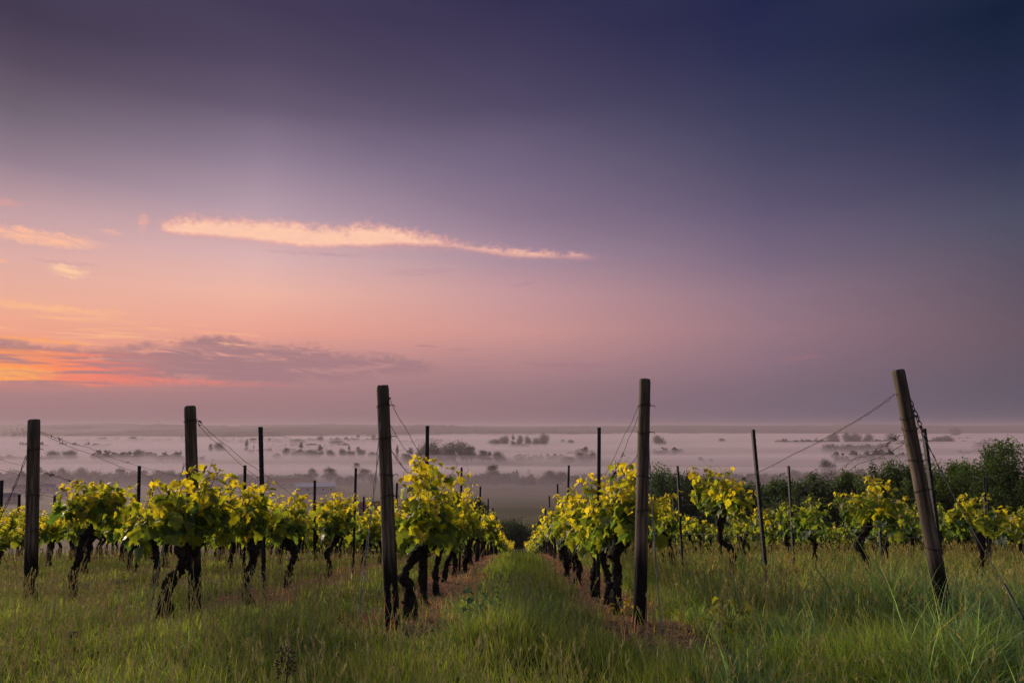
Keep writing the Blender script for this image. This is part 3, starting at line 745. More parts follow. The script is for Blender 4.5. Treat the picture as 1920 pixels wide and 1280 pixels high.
wire([D(1200,1005,14), D(1290,998,13), D(1420,1004,10), D(1700,1005,8.2), D(1960,1000,7.4)], 'low foliage wire along the rows at right', r=.0018, seed=22)
for k, y0 in ((-.95, 7.3), (.95, 7.5), (-2.85, 7.8), (2.85, 8.0), (-4.75, 7.5), (4.75, 8.0), (-6.65, 11.9)):
    for h, nm in ((.66, 'low'), (1.12, 'upper')):
        yy = [y0, 11.9, 16.6, 21.4, 25.4, 29.5] if y0 < 11 else [11.9, 16.6, 21.4, 25.4]
        wire([(rowx(k, y), y-.02, G(rowx(k, y), y)+h) for y in yy], f'{nm} foliage wire strung along the {ROWN[k]}', r=.0018, seed=int(50+k*3+h*9), sag=.03)
# guys
wire([D(713,790,5.27), D(709,850,5.2), D(700,930,5.1), D(684,1060,4.95), D(672,1160,4.85)], 'pale cord stay running from the grey cracked post to the ground', 'guy_cord', .0028, 2, M_CORD, .004, (), 'stays of the end posts', 31, 'guy line', .007)
wire([D(1216,830,5.4), D(1222,940,5.3), D(1230,1060,5.1), D(1241,1190,4.9)], 'pale cord stay beside the brown post reaching into the grass', 'guy_cord', .0028, 2, M_CORD, .004, (), 'stays of the end posts', 32, 'guy line', .004)
wire([D(346,868,6.2), D(338,900,6.15), D(322,960,6.0), D(300,1050,5.85), D(276,1172,5.6)], 'twisted stay wire of the second wooden post', 'guy_cord', .003, 2, M_CORD, .004, (), 'stays of the end posts', 33, 'guy line', .008)
wire([D(57,836,6.85), D(44,870,6.8), D(28,910,6.7), D(8,955,6.6), D(-40,1060,6.3)], 'dark twisted stay left of the leftmost wooden post', 'guy_cord', .003, 2, M_WIRE, .004, (), 'stays of the end posts', 34, 'guy line', .009)
def chain(a, b, n, label):
    a = np.array(a); b = np.array(b); dd = (b-a); L = np.linalg.norm(dd); dd /= L
    s1 = np.cross(dd, [0, 1, 0]); s1 /= np.linalg.norm(s1); s2 = np.cross(dd, s1); mb = MB()
    for i in range(n):
        c_ = a+(b-a)*(i+.5)/n; h = L/n*.66; w = .012; u = s1 if i % 2 else s2
        t = np.linspace(0, 2*pi, 13)
        mb.tube(c_+np.cos(t)[:, None]*dd*h+np.sin(t)[:, None]*u*w, .0034, 5, False)
    return mb
mb = chain(D(1703,742,4.74), D(1738,828,4.72), 9, '')
A_ = D(1738,828,4.72)
def addpath(mb, pts, r, n=6, rough=0): mb.tube(spline(pts, 24), r, n, True, rough, 3)
o = link('stay_chain', mb.mesh('stay_chain', True), M_CHAIN); tag(o, 'chain hanging from the top of the leaning wooden post', 'chain', 'stays of the end posts')
mb = MB(); addpath(mb, [A_, D(1760,875,4.6), D(1800,950,4.45), D(1850,1040,4.25), D(1885,1098,4.1)], .0026)
Q = spline([A_, D(1760,875,4.6), D(1800,950,4.45)], 16); ph = np.arange(16)*1.3
mb.tube(Q+np.stack([np.cos(ph)*.005, 0*ph, np.sin(ph)*.005], 1), .0024, 5)
o = link('stay_cable', mb.mesh('stay_cable', True), M_CABLE); tag(o, 'grey stay cable from the chain down to the anchor rod at right', 'cable', 'stays of the end posts')
mb = MB(); addpath(mb, [D(1883,1094,4.1), D(1900,1125,4.0), D(1920,1160,3.92)], .007, 8)
o = link('anchor_rod', mb.mesh('anchor_rod', True), M_STEEL); tag(o, 'dark anchor rod slanting into the grass at the right edge', 'rod')
mb = MB(); addpath(mb, [D(-8,1240,4), D(5,1245,4), D(10,1250,4)], .004)

# ------------------------------------------------------------------ grass
rg = np.random.default_rng(11)
def strip_w(x, y):
    """how much a spot lies in a bare strip under a vine row (0..1)"""
    rx = x-VPX*y; ph_ = np.abs(((rx+.95)/1.9) - np.round((rx+.95)/1.9))*1.9
    k = np.clip((.50+.5*(fbm(x*1.6, y*1.6, 2)-.5)-ph_)/.16, 0, 1)
    k *= (rx < 1.5)*np.clip((y-np.interp(rx, [-5,-3,-1,.95], [6.7,5.2,4.9,3.9])-.25*np.sin(x*2.3))/.4, 0, 1)
    k *= np.where(rx < -1.9, np.clip((fbm(x*1.1+30, y*1.1+4, 2)-.28)/.12, 0, 1), 1)*np.where(rx < -4.2, .5, 1)
    return k
def blades(N, ymin, ymax, hmean, hsd, wid, seg, colA, colB, accept, xlim=None, power=1.0, lean=.55, clump=7, clr=.09, seed=0, ybias=None):
    rg = np.random.default_rng(seed); nc = N//clump
    u = rg.random(nc); e = power
    yc = (ymin**e+u*(ymax**e-ymin**e))**(1/e)
    xc = rg.uniform(-.80, .80, nc)*yc+rg.uniform(-.3, .3, nc)
    x = np.repeat(xc, clump); y = np.repeat(yc, clump); ck = np.repeat(rg.random(nc), clump); caz = np.repeat(rg.uniform(0, 6.28, nc), clump)
    n = len(x); a0 = rg.uniform(0, 6.28, n); rr = np.sqrt(rg.random(n))*clr*(1+y*.03)
    x = x+np.cos(a0)*rr; y = y+np.sin(a0)*rr
    keep = (rg.random(n) < accept(x, y)) & (y > 2.4)
    x, y, ck, a0, caz = x[keep], y[keep], ck[keep], a0[keep], caz[keep]; n = len(x)
    hm = (.22+1.75*fbm(x*1.1+3, y*1.1, 3)**1.3)*(1+.45*np.exp(-((x-VPX*y)/.55)**2)*np.clip((y-3.6)/1.5, 0, 1)*1.3+.6*np.clip((x-VPX*y-1.3)/.5, 0, 1)*np.clip((10-y)/4, .1, 1))*(1-.25*np.clip((-1.2-x)/1., 0, 1))
    h = np.clip(hmean*hm*(.75+.5*ck)+rg.normal(0, hsd, n), .05, 1.)
    w = (wid+.00045*y)*rg.uniform(.6, 1.5, n)
    az_ = a0+rg.normal(0, .7, n); ln = lean*rg.uniform(.25, 1.6, n)
    t = np.linspace(0, 1, seg+1)
    # arching blade: height saturates, reach grows
    zz = h[:, None]*(t[None]-.42*np.clip(ln, 0, 1.2)[:, None]*t[None]**2.4); rc = h[:, None]*ln[:, None]*t[None]**1.9
    X = x[:, None]+np.cos(az_)[:, None]*rc; Y = y[:, None]+np.sin(az_)[:, None]*rc
    Z = ground(x, y)[:, None]-.02+zz
    wa = az_+pi/2+rg.normal(0, .5, n); ww = w[:, None]*np.clip(1.05-t[None]**1.8, .04, 1)*.5
    L = np.stack([X-np.cos(wa)[:, None]*ww, Y-np.sin(wa)[:, None]*ww, Z], -1); Rr = np.stack([X+np.cos(wa)[:, None]*ww, Y+np.sin(wa)[:, None]*ww, Z], -1)
    V = np.stack([L, Rr], 2).reshape(-1, 3)
    b = (np.arange(n)*(seg+1)*2)[:, None]+(np.arange(seg)*2)[None]; b = b.ravel()
    Fc = np.stack([b, b+1, b+3, b+2], 1)
    k = np.clip(.5+rg.normal(0, .3, n)+.9*(fbm(x*.5, y*.5+7, 2)-.5), 0, 1)
    C = colA[None]+(colB-colA)[None]*k[:, None]
    dry = rg.random(n) < .05; C[dry] = np.array([.26, .20, .10])
    C = C*rg.uniform(.75, 1.25, (n, 1))
    C = np.repeat(C[:, None], (seg+1)*2, 1)
    tt = np.repeat(t, 2)[None, :, None]
    C = C+np.array([.018, .018, .0])*tt**2
    return V, Fc, C.reshape(-1, 3)
def stuff(name, lots, mt, label, cat):
    V = []; Fc = []; C = []; o_ = 0
    for v, f, c_ in lots: V.append(v); Fc.append(f+o_); C.append(c_); o_ += len(v)
    o = link(name, np_mesh(name, np.concatenate(V), np.concatenate(Fc), np.concatenate(C), True), mt)
    tag(o, label, cat, None, 'stuff'); return o
CG1 = np.array([.038, .092, .028]); CG2 = np.array([.175, .210, .052]); CT1 = np.array([.055, .120, .065]); CT2 = np.array([.13, .20, .09])
green = lambda x, y: (1-.975*strip_w(x, y))*np.where(y > 14, 1, .35+.65*np.clip((fbm(x*2.1+9, y*2.1, 2)-.30)/.15, 0, 1))
lots = [
 blades(200000, 2.5, 6.5, .15, .035, .0030, 5, CG1, CG2, green, power=1.3, seed=1),
 blades(150000, 5.5, 16, .125, .03, .0035, 4, CG1, CG2, green, power=1.2, seed=2),
 blades(100000, 14, 75, .16, .04, .006, 3, CG1, CG2, green, power=1.1, seed=3, clr=.14),
 # broader blue-green blades, thick at the right and along the alley
 blades(26000, 2.1, 7, .23, .05, .0080, 6, CT1, CT2, lambda x, y: green(x, y)*np.clip(.25+.9*(x > .9*1)-.3*(x < -2)+.35*(np.abs(x+.1) < .5), 0, 1)*(fbm(x*.9, y*.9+4, 2) > .44), lean=.85, power=1.3, clump=12, clr=.06, seed=4),
 blades(26000, 5, 18, .26, .05, .008, 4, CT1, CG2, lambda x, y: green(x, y)*(x-VPX*y > 1.2), lean=.7, power=1.2, clump=10, clr=.08, seed=5)]
stuff('grass', lots, M_GRASS, 'long dewy green grass covering the alleys and the foreground', 'grass')
S1 = np.array([.46, .23, .11]); S2 = np.array([.74, .42, .22])
lots = [blades(90000, 3.6, 26, .075, .03, .0038, 3, S1, S2, lambda x, y: strip_w(x, y)*.95, lean=1.4, power=1.2, seed=6, clr=.12),
        blades(5000, 3.8, 20, .22, .05, .003, 4, S1, S2*1.1, lambda x, y: strip_w(x, y)*.6, lean=.4, power=1.2, seed=7, clr=.07)]
stuff('dry_grass', lots, M_DRY, 'reddish dead straw lying in strips under the vines', 'dry grass')
# seed heads: thin stems with bristly ears
def heads(N, ymin, ymax, h0, accept, ear, colr, seed, br=9, wid=.0022):
    rg = np.random.default_rng(seed); u = rg.random(N); y = (ymin**1.3+u*(ymax**1.3-ymin**1.3))**(1/1.3); x = rg.uniform(-.8, .8, N)*y
    k = rg.random(N) < accept(x, y); x, y = x[k], y[k]; n = len(x)
    h = h0*rg.uniform(.7, 1.2, n); az_ = rg.uniform(0, 6.28, n); ln = rg.uniform(.05, .4, n)
    V = []; Fc = []; C = []; o_ = 0
    z0 = ground(x, y)
    for i in range(n):
        w = wid*.45+.00025*y[i]; dx_ = cos(az_[i])*ln[i]; dy_ = sin(az_[i])*ln[i]
        def pt(t): return np.array([x[i]+dx_*h[i]*t*t, y[i]+dy_*h[i]*t*t, z0[i]+h[i]*(t-.12*ln[i]*t*t)])
        for t0, t1 in ((0, .5), (.5, 1)):
            a, b = pt(t0), pt(t1); V += [a-(w, 0, 0), a+(w, 0, 0), b+(w*.8, 0, 0), b-(w*.8, 0, 0)]; Fc.append((o_, o_+1, o_+2, o_+3)); o_ += 4; C += [colr*.8]*4
        e0 = pt(1); e1 = e0+np.array([dx_*1.6+rg.normal(0, .15), dy_*1.6, .85])*ear
        for j in range(br):
            f = j/br; c_ = e0+(e1-e0)*f; a = rg.uniform(0, 6.28); r_ = ear*.28*(1.1-f)
            tip = c_+np.array([cos(a)*r_, sin(a)*r_, ear*.38]); ww = np.array([w*1.5, 0, 0]) if abs(cos(a)) < .8 else np.array([0, w*1.5, w])
            V += [c_-ww, c_+ww, tip+ww*.25, tip-ww*.25]; Fc.append((o_, o_+1, o_+2, o_+3)); o_ += 4; C += [colr*rg.uniform(.8, 1.3)]*4
    return np.array(V), np.array(Fc), np.array(C)
sh_l = [heads(3600, 5., 18, .36, lambda x, y: (x-VPX*y > 1.3)*1., .07, np.array([.33, .31, .10]), 21, 10),
        heads(5000, 3.4, 16, .30, lambda x, y: (x < -1.1)*.9*(1-.5*strip_w(x, y)), .05, np.array([.27, .25, .10]), 22, 6),
        heads(2200, 2.5, 7, .34, lambda x, y: green(x, y), .05, np.array([.24, .25, .10]), 23, 7)]
stuff('seeding_grass', sh_l, M_DRY, 'taller grass gone to seed, with pale bristly ears', 'grass')
# dew beads on the blades
def dew(N):
    rg = np.random.default_rng(31); y = rg.uniform(1.9, 7, N)**1.0; x = rg.uniform(-.78, .78, N)*y; z = ground(x, y)+rg.uniform(.08, .34, N)
    r = .0011+.00022*y
    B = np.array([(1,0,0),(-1,0,0),(0,1,0),(0,-1,0),(0,0,1),(0,0,-1)], float)
    V = (np.stack([x, y, z], 1)[:, None]+B[None]*(r*rg.uniform(.6, 1.2, N))[:, None, None]).reshape(-1, 3)
    T = np.array([(0,2,4),(2,1,4),(1,3,4),(3,0,4),(2,0,5),(1,2,5),(3,1,5),(0,3,5)])
    return V, (T[None]+(np.arange(N)*6)[:, None, None]).reshape(-1, 3)
M_DEW, n_ = mat('dew'); gb = pbsdf(n_, (.55, .56, .58), .15, .8); n_.l.new(gb, n_.out.inputs[0])
dv, df = dew(2600)
tag(link('dew_drops', np_mesh('dew_drops', dv, df, None, True), M_DEW), 'dew beads glinting on the grass', 'dew', None, 'stuff')

# ------------------------------------------------------------------ weeds, a stone, a dry seed head, seedlings
def leafy(name, c, n, size, colr, label, cat, rise=.2, spread=.12, seed=0, group=None, simple=False):
    rg = np.random.default_rng(seed); root = empty(name, (c[0], c[1], G(c[0], c[1]))); mb = MB(); pos = []; yaw = []
    for i in range(n):
        a = i*2.4+rg.uniform(-.3, .3); hh = rise*(.25+.75*(i+1)/n); r_ = spread*(1.1-.6*i/n)*rg.uniform(.7, 1.1)
        e = np.array([cos(a)*r_, sin(a)*r_, hh]); mb.tube(spline([(0, 0, -.02), (e[0]*.3, e[1]*.3, hh*.7), e], 6), .0022, 4, False); pos.append(e); yaw.append(a-pi/2)
    link('stem', mb.mesh('stem', True), M_SHOOT, root)
    nn = len(pos)
    link('foliage', leaves_mesh('foliage', np.array(pos), np.full(nn, size)*rg.uniform(.7, 1.2, nn), np.array(yaw), rg.uniform(-.9, .1, nn), rg.uniform(-.4, .4, nn), np.array(colr)[None]*rg.uniform(.8, 1.25, (nn, 1)), rg, simple), M_LEAF if colr[0] > .15 else M_GRASS, root)
    return tag(root, label, cat, group)
q = P(905,1118,5.3); leafy('weed', q, 26, .055, (.035,.085,.055), 'broad-leaved blue-green weed in the middle of the alley', 'plant', .30, .20, 1, None, True)
q = P(1163,1135,6.1); leafy('weed', q, 7, .045, (.36,.30,.02), 'small yellow leafy sprout at the foot of the thick upright vine', 'plant', .16, .08, 2)
q = P(1180,1138,6.0); leafy('weed', q, 9, .045, (.36,.30,.02), 'taller yellow sprout between the thick vine and the brown post', 'plant', .18, .06, 3)
q = P(1623,1262,3.4); leafy('weed', q, 4, .05, (.13,.13,.02), 'yellow-green broad leaf standing in the grass at right', 'plant', .22, .04, 4, None, True)
q = P(1365,1150,4.8); leafy('weed', q, 16, .07, (.14,.15,.02), 'low yellowish leafy weed in the grass right of the brown post', 'plant', .26, .16, 5, None, True)
mb = MB(); t = np.linspace(0, pi, 9)
mb.tube(np.stack([-.042*np.cos(t), 0*t, .0*t], 1), .021*np.sqrt(np.clip(np.sin(t), .02, 1)), 12, True, .12, 5)
q = P(135,1186,4.55); o = link('stone', mb.mesh('stone', True), plain('grey_stone', (.08,.08,.078), .8), None, (q[0], q[1], q[2]-.01)); tag(o, 'small grey stone lying in the grass at the lower left', 'stone')
mb = MB(); rr_ = random.Random(4)
hx_ = P(535,1243,2.95); hz_ = G(hx_[0], hx_[1])
mb.tube([(0, 0, -.02), (.01, 0, hx_[2]-hz_)], .003, 5)
for i in range(70):
    a = rr_.uniform(0, 6.28); z = rr_.uniform(-.05, .06); r_ = rr_.uniform(.01, .035)
    c_ = np.array([cos(a)*r_, sin(a)*r_, hx_[2]-hz_+z]); e = c_+np.array([cos(a), sin(a), rr_.uniform(-.3, .9)])*.014
    mb.tube([c_, e], [.004, .001], 4)
o = link('dried_flower_head', mb.mesh('dried_flower_head'), plain('dry_brown', (.05,.03,.02), .9), None, (hx_[0], hx_[1], hz_)); tag(o, 'dark brown dried flower head in the foreground grass', 'plant')

# ------------------------------------------------------------------ bushes and trees
def crown_mesh(name, lumps, N, leaf, base, seed, vary=.35):
    """lumps: (x,y,z,rx,ry,rz); leaf faces scattered through the outer shell of every lump"""
    rg = np.random.default_rng(seed); lumps = np.array(lumps, float)
    wts = (lumps[:, 3]*lumps[:, 5]); wts /= wts.sum(); idx = rg.choice(len(lumps), N, p=wts); Lp = lumps[idx]
    d = rg.normal(size=(N, 3)); d /= np.linalg.norm(d, axis=1)[:, None]
    rad = rg.random(N)**.45*(1+.22*rg.normal(size=N)*.6)
    fr = 1+.30*np.sin(d[:, 0]*7+idx)*np.sin(d[:, 2]*6+idx*2)*np.cos(d[:, 1]*5)
    c = Lp[:, :3]+d*Lp[:, 3:]*(rad*fr)[:, None]
    a = rg.normal(size=(N, 3)); a /= np.linalg.norm(a, axis=1)[:, None]; b = np.cross(a, rg.normal(size=(N, 3))); b /= np.linalg.norm(b, axis=1)[:, None]
    s = leaf*rg.uniform(.5, 1.4, N)[:, None]
    V = np.stack([c-a*s, c-b*s*.45, c+a*s, c+b*s*.45], 1).reshape(-1, 3)
    i = np.arange(N)*4; Fc = np.stack([i, i+1, i+2, i+3], 1)
    k = rg.uniform(1-vary, 1+vary, (N, 1))*(1+.25*np.sin(idx*2.3))[:, None]
    C = np.repeat((np.array(base)[None]*k)[:, None], 4, 1).reshape(-1, 3)
    return np_mesh(name, V, Fc, C)
def build_tree(name, H, Wd, seed, N, leaf, base, nl=9, trunk_f=.35, narrow=False, spikes=0):
    rnd = random.Random(seed); root = empty(name, (0, 0, 0)); lumps = []; mb = MB()
    tb = H*trunk_f
    mb.tube(spline([(0, 0, -.3), (.02*H*rnd.uniform(-1, 1), 0, tb*.6), (0, 0, tb+.2*H)], 8), np.linspace(H*.028, H*.012, 8), 8, True, .1, seed)
    for i in range(nl):
        a = rnd.uniform(0, 6.28); r_ = (rnd.random()**.6)*Wd*.5*.66; f = rnd.random(); z = tb+(H-tb)*(.15+.62*f)
        r_ *= 1.15-.55*f
        if narrow: r_ *= .4
        s = Wd*rnd.uniform(.17, .27)*(1.2-.35*f)
        c = (cos(a)*r_, sin(a)*r_, z); lumps.append((*c, s, s, s*rnd.uniform(.65, .95)*(2 if narrow else 1)))
        mb.tube(spline([(0, 0, tb*.75), (c[0]*.5, c[1]*.5, (tb+z)*.5), c], 6), np.linspace(H*.012, H*.003, 6), 6, True)
    lumps.append((0, 0, H*.84, Wd*.2, Wd*.2, H*.15))
    for i in range(spikes):     # long upright shoots that break the outline
        a = rnd.uniform(0, 6.28); r_ = rnd.random()*Wd*.46; z = H*rnd.uniform(.72, 1.)-abs(r_)*.3
        lumps.append((cos(a)*r_, sin(a)*r_, z-H*.05, Wd*.06, Wd*.06, H*.10))
    link('trunk', mb.mesh('trunk', True), M_BRANCH, root)
    link('crown', crown_mesh('crown', lumps, N, leaf, base, seed), M_CROWN, root)
    return root
# bushes and trees at the right, beyond the vines
NB = [ # px, top py, width px, distance, base colour, spikes, label, kind
 (1238, 887, 92, 74, (.035,.060,.026), 10, 'dark bushy tree just right of the brown post, at the foot of the vines'),
 (1292, 900, 84, 72, (.034,.055,.028), 10, 'dark bush second from the brown post, behind the slim metal post'),
 (1338, 908, 70, 78, (.030,.050,.032), 8, 'low dark bush behind the free-standing vine'),
 (1186, 906, 60, 84, (.036,.055,.030), 6, 'pale hazy bush peeping out left of the brown post'),
 (1400, 916, 84, 66, (.036,.060,.026), 14, 'scrubby bush behind the tall leaning metal post'),
 (1462, 912, 88, 62, (.040,.066,.026), 16, 'spiky green bush right of the tall leaning metal post'),
 (1530, 903, 84, 58, (.038,.062,.026), 16, 'spiky bush behind the sharply bent vine'),
 (1596, 900, 80, 56, (.044,.068,.026), 14, 'light tipped bush left of the leaning wooden post'),
 (1676, 862, 100, 42, (.040,.066,.022), 22, 'feathery shrub rising behind the leaning wooden post'),
 (1745, 868, 92, 44, (.046,.070,.022), 20, 'shrub right of the leaning wooden post'),
 (1808, 866, 92, 42, (.050,.074,.022), 18, 'leafy shrub left of the big round bush'),
 (1892, 827, 130, 38, (.040,.066,.020), 12, 'big round bush at the right edge'),
 (955, 974, 110, 97, (.030,.045,.026), 6, 'dark thicket at the bottom of the grass alley'),
 (1020, 964, 44, 112, (.030,.045,.030), 4, 'hazy bush right of the thicket at the bottom of the alley'),
 (892, 924, 34, 150, (.030,.045,.030), 3, 'small hazy tree above the vines left of the alley')]
for i, (px, py, wpx, d, base, sp_, lab) in enumerate(NB):
    x, y, zt = P(px, py, d); gz = G(x, y); H = (zt-gz)*(1.0 if i in (8, 9, 10, 11) else 1.1 if i < 12 else .9); Wd = max(wpx/F*d*(1.4 if i < 12 else 1.0), H*.9)
    near = d < 50
    t = build_tree('bush', H*1.04, Wd, 700+i, 34000 if near else 20000, .075 if near else .13, tuple(1.2*b_ for b_ in base), 20, .05, False, sp_)
    t.location = (x, y, gz); tag(t, lab, 'bush' if 'tree' not in lab else 'tree', 'bushes at the foot of the vineyard')

# valley trees: five kinds, copied
KINDS = {'round': ('round broadleaf tree', build_tree('valley_tree', 1, .95, 801, 1500, .035, (.035,.045,.03), 11, .12)),
         'wide': ('wide spreading tree', build_tree('valley_tree', 1, 1.7, 802, 1900, .045, (.035,.045,.03), 14, .10)),
         'tall': ('tall ragged tree', build_tree('valley_tree', 1, .55, 803, 1200, .030, (.032,.042,.03), 9, .15)),
         'poplar': ('narrow poplar', build_tree('valley_tree', 1, .32, 804, 900, .028, (.03,.04,.028), 9, .05, True)),
         'low': ('low hedge bush', build_tree('valley_tree', 1, 2.4, 805, 1700, .060, (.032,.04,.026), 14, .02))}
kfresh = set(KINDS)
VT = [] # px, ytop, ybase, kind, width px, band
def vt(px, yt, yb, kind, w, band): VT.append((px, yt, yb, kind, w, band))
for a in [(925,873,907,'round',28),(900,892,908,'low',40),(948,892,908,'low',50),(970,897,907,'low',16),(1035,885,910,'wide',36),(1052,887,911,'wide',34),(1020,893,909,'low',28),
          (585,879,906,'round',20),(617,878,908,'round',30),(682,880,907,'round',30),(656,892,909,'low',26),(638,893,909,'low',20),(560,890,906,'low',26),(700,890,909,'low',20),
          (505,890,905,'low',36),(535,892,906,'low',30),(845,890,905,'low',40),(872,893,906,'low',34),(808,888,906,'low',30),
          (30,882,900,'wide',34),(75,878,903,'tall',16),(95,884,904,'wide',26),(120,880,904,'wide',26),(150,880,905,'wide',30),(178,884,905,'low',36),(205,887,905,'low',30),(225,879,905,'round',24),
          (250,886,906,'wide',24),(270,882,905,'round',20),(300,884,907,'wide',30),(322,884,907,'wide',28),(342,886,907,'round',22),(395,888,906,'low',40),(430,890,905,'low',40),
          (1235,893,906,'low',26),(1262,893,906,'low',24),(1300,887,907,'wide',26),(1322,890,907,'wide',24),(1345,889,907,'wide',24),(1362,886,907,'round',18),(1385,890,907,'low',26),
          (1410,889,907,'wide',24),(1432,889,907,'wide',24),(1455,890,908,'low',26),(1492,884,906,'wide',28),(1515,886,907,'round',22),(1540,888,908,'low',26),(1565,887,908,'wide',28),
          (1590,886,909,'wide',30),(1615,882,909,'wide',30),(1552,866,896,'wide',32),(1500,892,908,'low',18),(1170,893,906,'low',30)]: vt(*a, 'nearest')
for a in [(770,842,868,'tall',16),(745,836,866,'poplar',8),(795,835,866,'wide',30),(815,834,868,'wide',34),(842,834,868,'wide',36),(868,833,868,'wide',36),(884,838,868,'round',22),
          (905,845,868,'round',22),(918,848,868,'tall',12),(935,849,870,'wide',26),(758,851,868,'round',14),(1070,857,870,'round',14),(1090,850,868,'wide',26),(1108,851,868,'wide',26),
          (1098,838,856,'round',13),(1062,856,869,'low',22),(537,840,858,'round',14),(565,831,856,'tall',11),(600,836,860,'tall',13),(620,845,860,'wide',18),(578,845,859,'wide',24),
          (643,843,860,'wide',16),(660,846,860,'low',20),(678,844,860,'wide',18),(698,848,861,'low',20),(655,836,856,'tall',7),(672,838,854,'round',9),(555,846,858,'low',24),(590,846,860,'low',26),
          (520,850,860,'low',20),(395,833,851,'round',8),(411,832,850,'wide',22),(463,825,850,'poplar',9),(476,835,850,'poplar',4),(99,847,862,'wide',24),(130,846,862,'wide',28),
          (262,844,857,'wide',22),(280,848,857,'low',22),(250,848,857,'low',16),(210,853,864,'low',24),(668,868,884,'round',14),(763,852,872,'round',16),(790,870,890,'wide',18),
          (1314,857,866,'wide',12),(1334,860,867,'low',10)]: vt(*a, 'middle')
for a in [(1235,819,838,'wide',24),(930,824,838,'low',26),(945,820,838,'wide',22),(962,817,839,'tall',9),(975,819,838,'wide',14),(990,820,838,'wide',14),(1005,822,838,'low',20),(1021,816,839,'wide',22),
          (1562,815,834,'wide',22),(1590,814,834,'wide',22),(1606,815,834,'wide',22),(1628,816,834,'wide',20),(1672,815,833,'wide',22),(1555,834,850,'low',40),(1590,834,850,'low',40),(1625,834,850,'low',40),
          (1655,833,849,'low',34),(1790,803,820,'wide',22),(1775,818,834,'low',26),(1760,820,834,'low',22),(1700,828,842,'low',50),(1850,830,846,'low',50),(1040,806,818,'round',8),
          (600,819,832,'wide',14),(560,824,834,'low',40),(630,826,836,'low',30),(672,815,826,'round',8),(700,816,828,'wide',12),(250,819,830,'wide',16),(195,821,830,'wide',20),(1070,825,834,'low',14),
          (1055,824,832,'round',9),(1352,822,830,'low',14),(970,832,841,'low',50)]: vt(*a, 'far')
VT.sort()
cnt = {}
for i, (px, yt, yb, kind, w, bnd) in enumerate(VT):
    rt = -P(px, yb, 1)[2]; d = 60.5/rt; x, y, zt = P(px, yt, d); gz = float(ground(x, y)); H = max(zt-gz, 4)
    nm, proto = KINDS[kind]
    if kind in kfresh: t = proto; kfresh.discard(kind)
    else: t = copy_tree(proto)
    base_w = {'round': .95, 'wide': 1.7, 'tall': .55, 'poplar': .32, 'low': 2.4}[kind]
    sx = w/F*d/base_w*1.35; t.location = (x, y, gz-.5); t.scale = (sx, sx, H*1.16); t.rotation_euler = (0, 0, (i*1.7) % 6.28)
    cnt[(bnd, kind)] = cnt.get((bnd, kind), 0)+1; c_ = cnt[(bnd, kind)]
    o_ = ORD[c_-1] if c_ <= 16 else 'number %d' % c_
    tag(t, f'misty {nm}, {o_} of its kind from the left, {bnd} valley tree line', 'tree', f'trees in the {bnd} valley tree line')
# far woods reading as dark bands
def far_wood(name, bands, seed, label):
    lumps = []; rnd = random.Random(seed)
    for x0, x1, yt, yb, n in bands:
        d = 60.5/-P(960, yb, 1)[2]
        for i in range(n):
            px = x0+(x1-x0)*(i+rnd.random())/n; dd = d*rnd.uniform(.97, 1.05); x, y, zt = P(px, yt+rnd.uniform(-1, 1.5), dd)
            h = max((zt+60), 6)*rnd.choice((.55, .75, 1., 1.15, 1.35))*.95; s = (x1-x0)/n/F*dd*rnd.uniform(.55, 1.25)
            lumps.append((x, y, -60+h*.45, s, s, h*.55))
    o = link(name, crown_mesh(name, lumps, 60*len(lumps), 4.5, (.03,.038,.026), seed), M_CROWN); tag(o, label, 'woods', None, 'stuff')
far_wood('distant_woods', [(1040,1130,801,812,16),(1225,1260,798,812,8),(1262,1385,797,813,26),(1395,1520,800,812,24),(1520,1660,797,811,26),(1650,1900,795,812,40),(880,1040,806,817,26),(0,60,803,826,10),
    (330,560,818,828,26),(560,760,806,818,26),(760,960,807,819,24)], 91, 'dark bands of distant woodland above the mist')
far_wood('hedgerows', [(0,240,893,907,40),(240,480,894,908,34),(480,580,894,907,16),(1225,1500,896,909,46),(1500,1640,894,910,24),(1070,1200,898,907,20),(840,1000,898,907,24)], 92, 'continuous hedgerow across the misty valley floor')

rb = random.Random(77); belts = []
for i in range(26):
    yb = rb.choice([rb.uniform(812, 835), rb.uniform(835, 872), rb.uniform(835, 872)]); x0 = rb.uniform(-60, 1900); L_ = rb.uniform(50, 260)*(1.25 if yb < 835 else .7)
    hgt = (yb-800)*rb.uniform(.10, .22); belts.append((x0, x0+L_, yb-hgt-1, yb+.5, int(L_/7)+3))
far_wood('field_hedges', belts, 93, 'scattered hedges and copses standing in the mist of the plain')
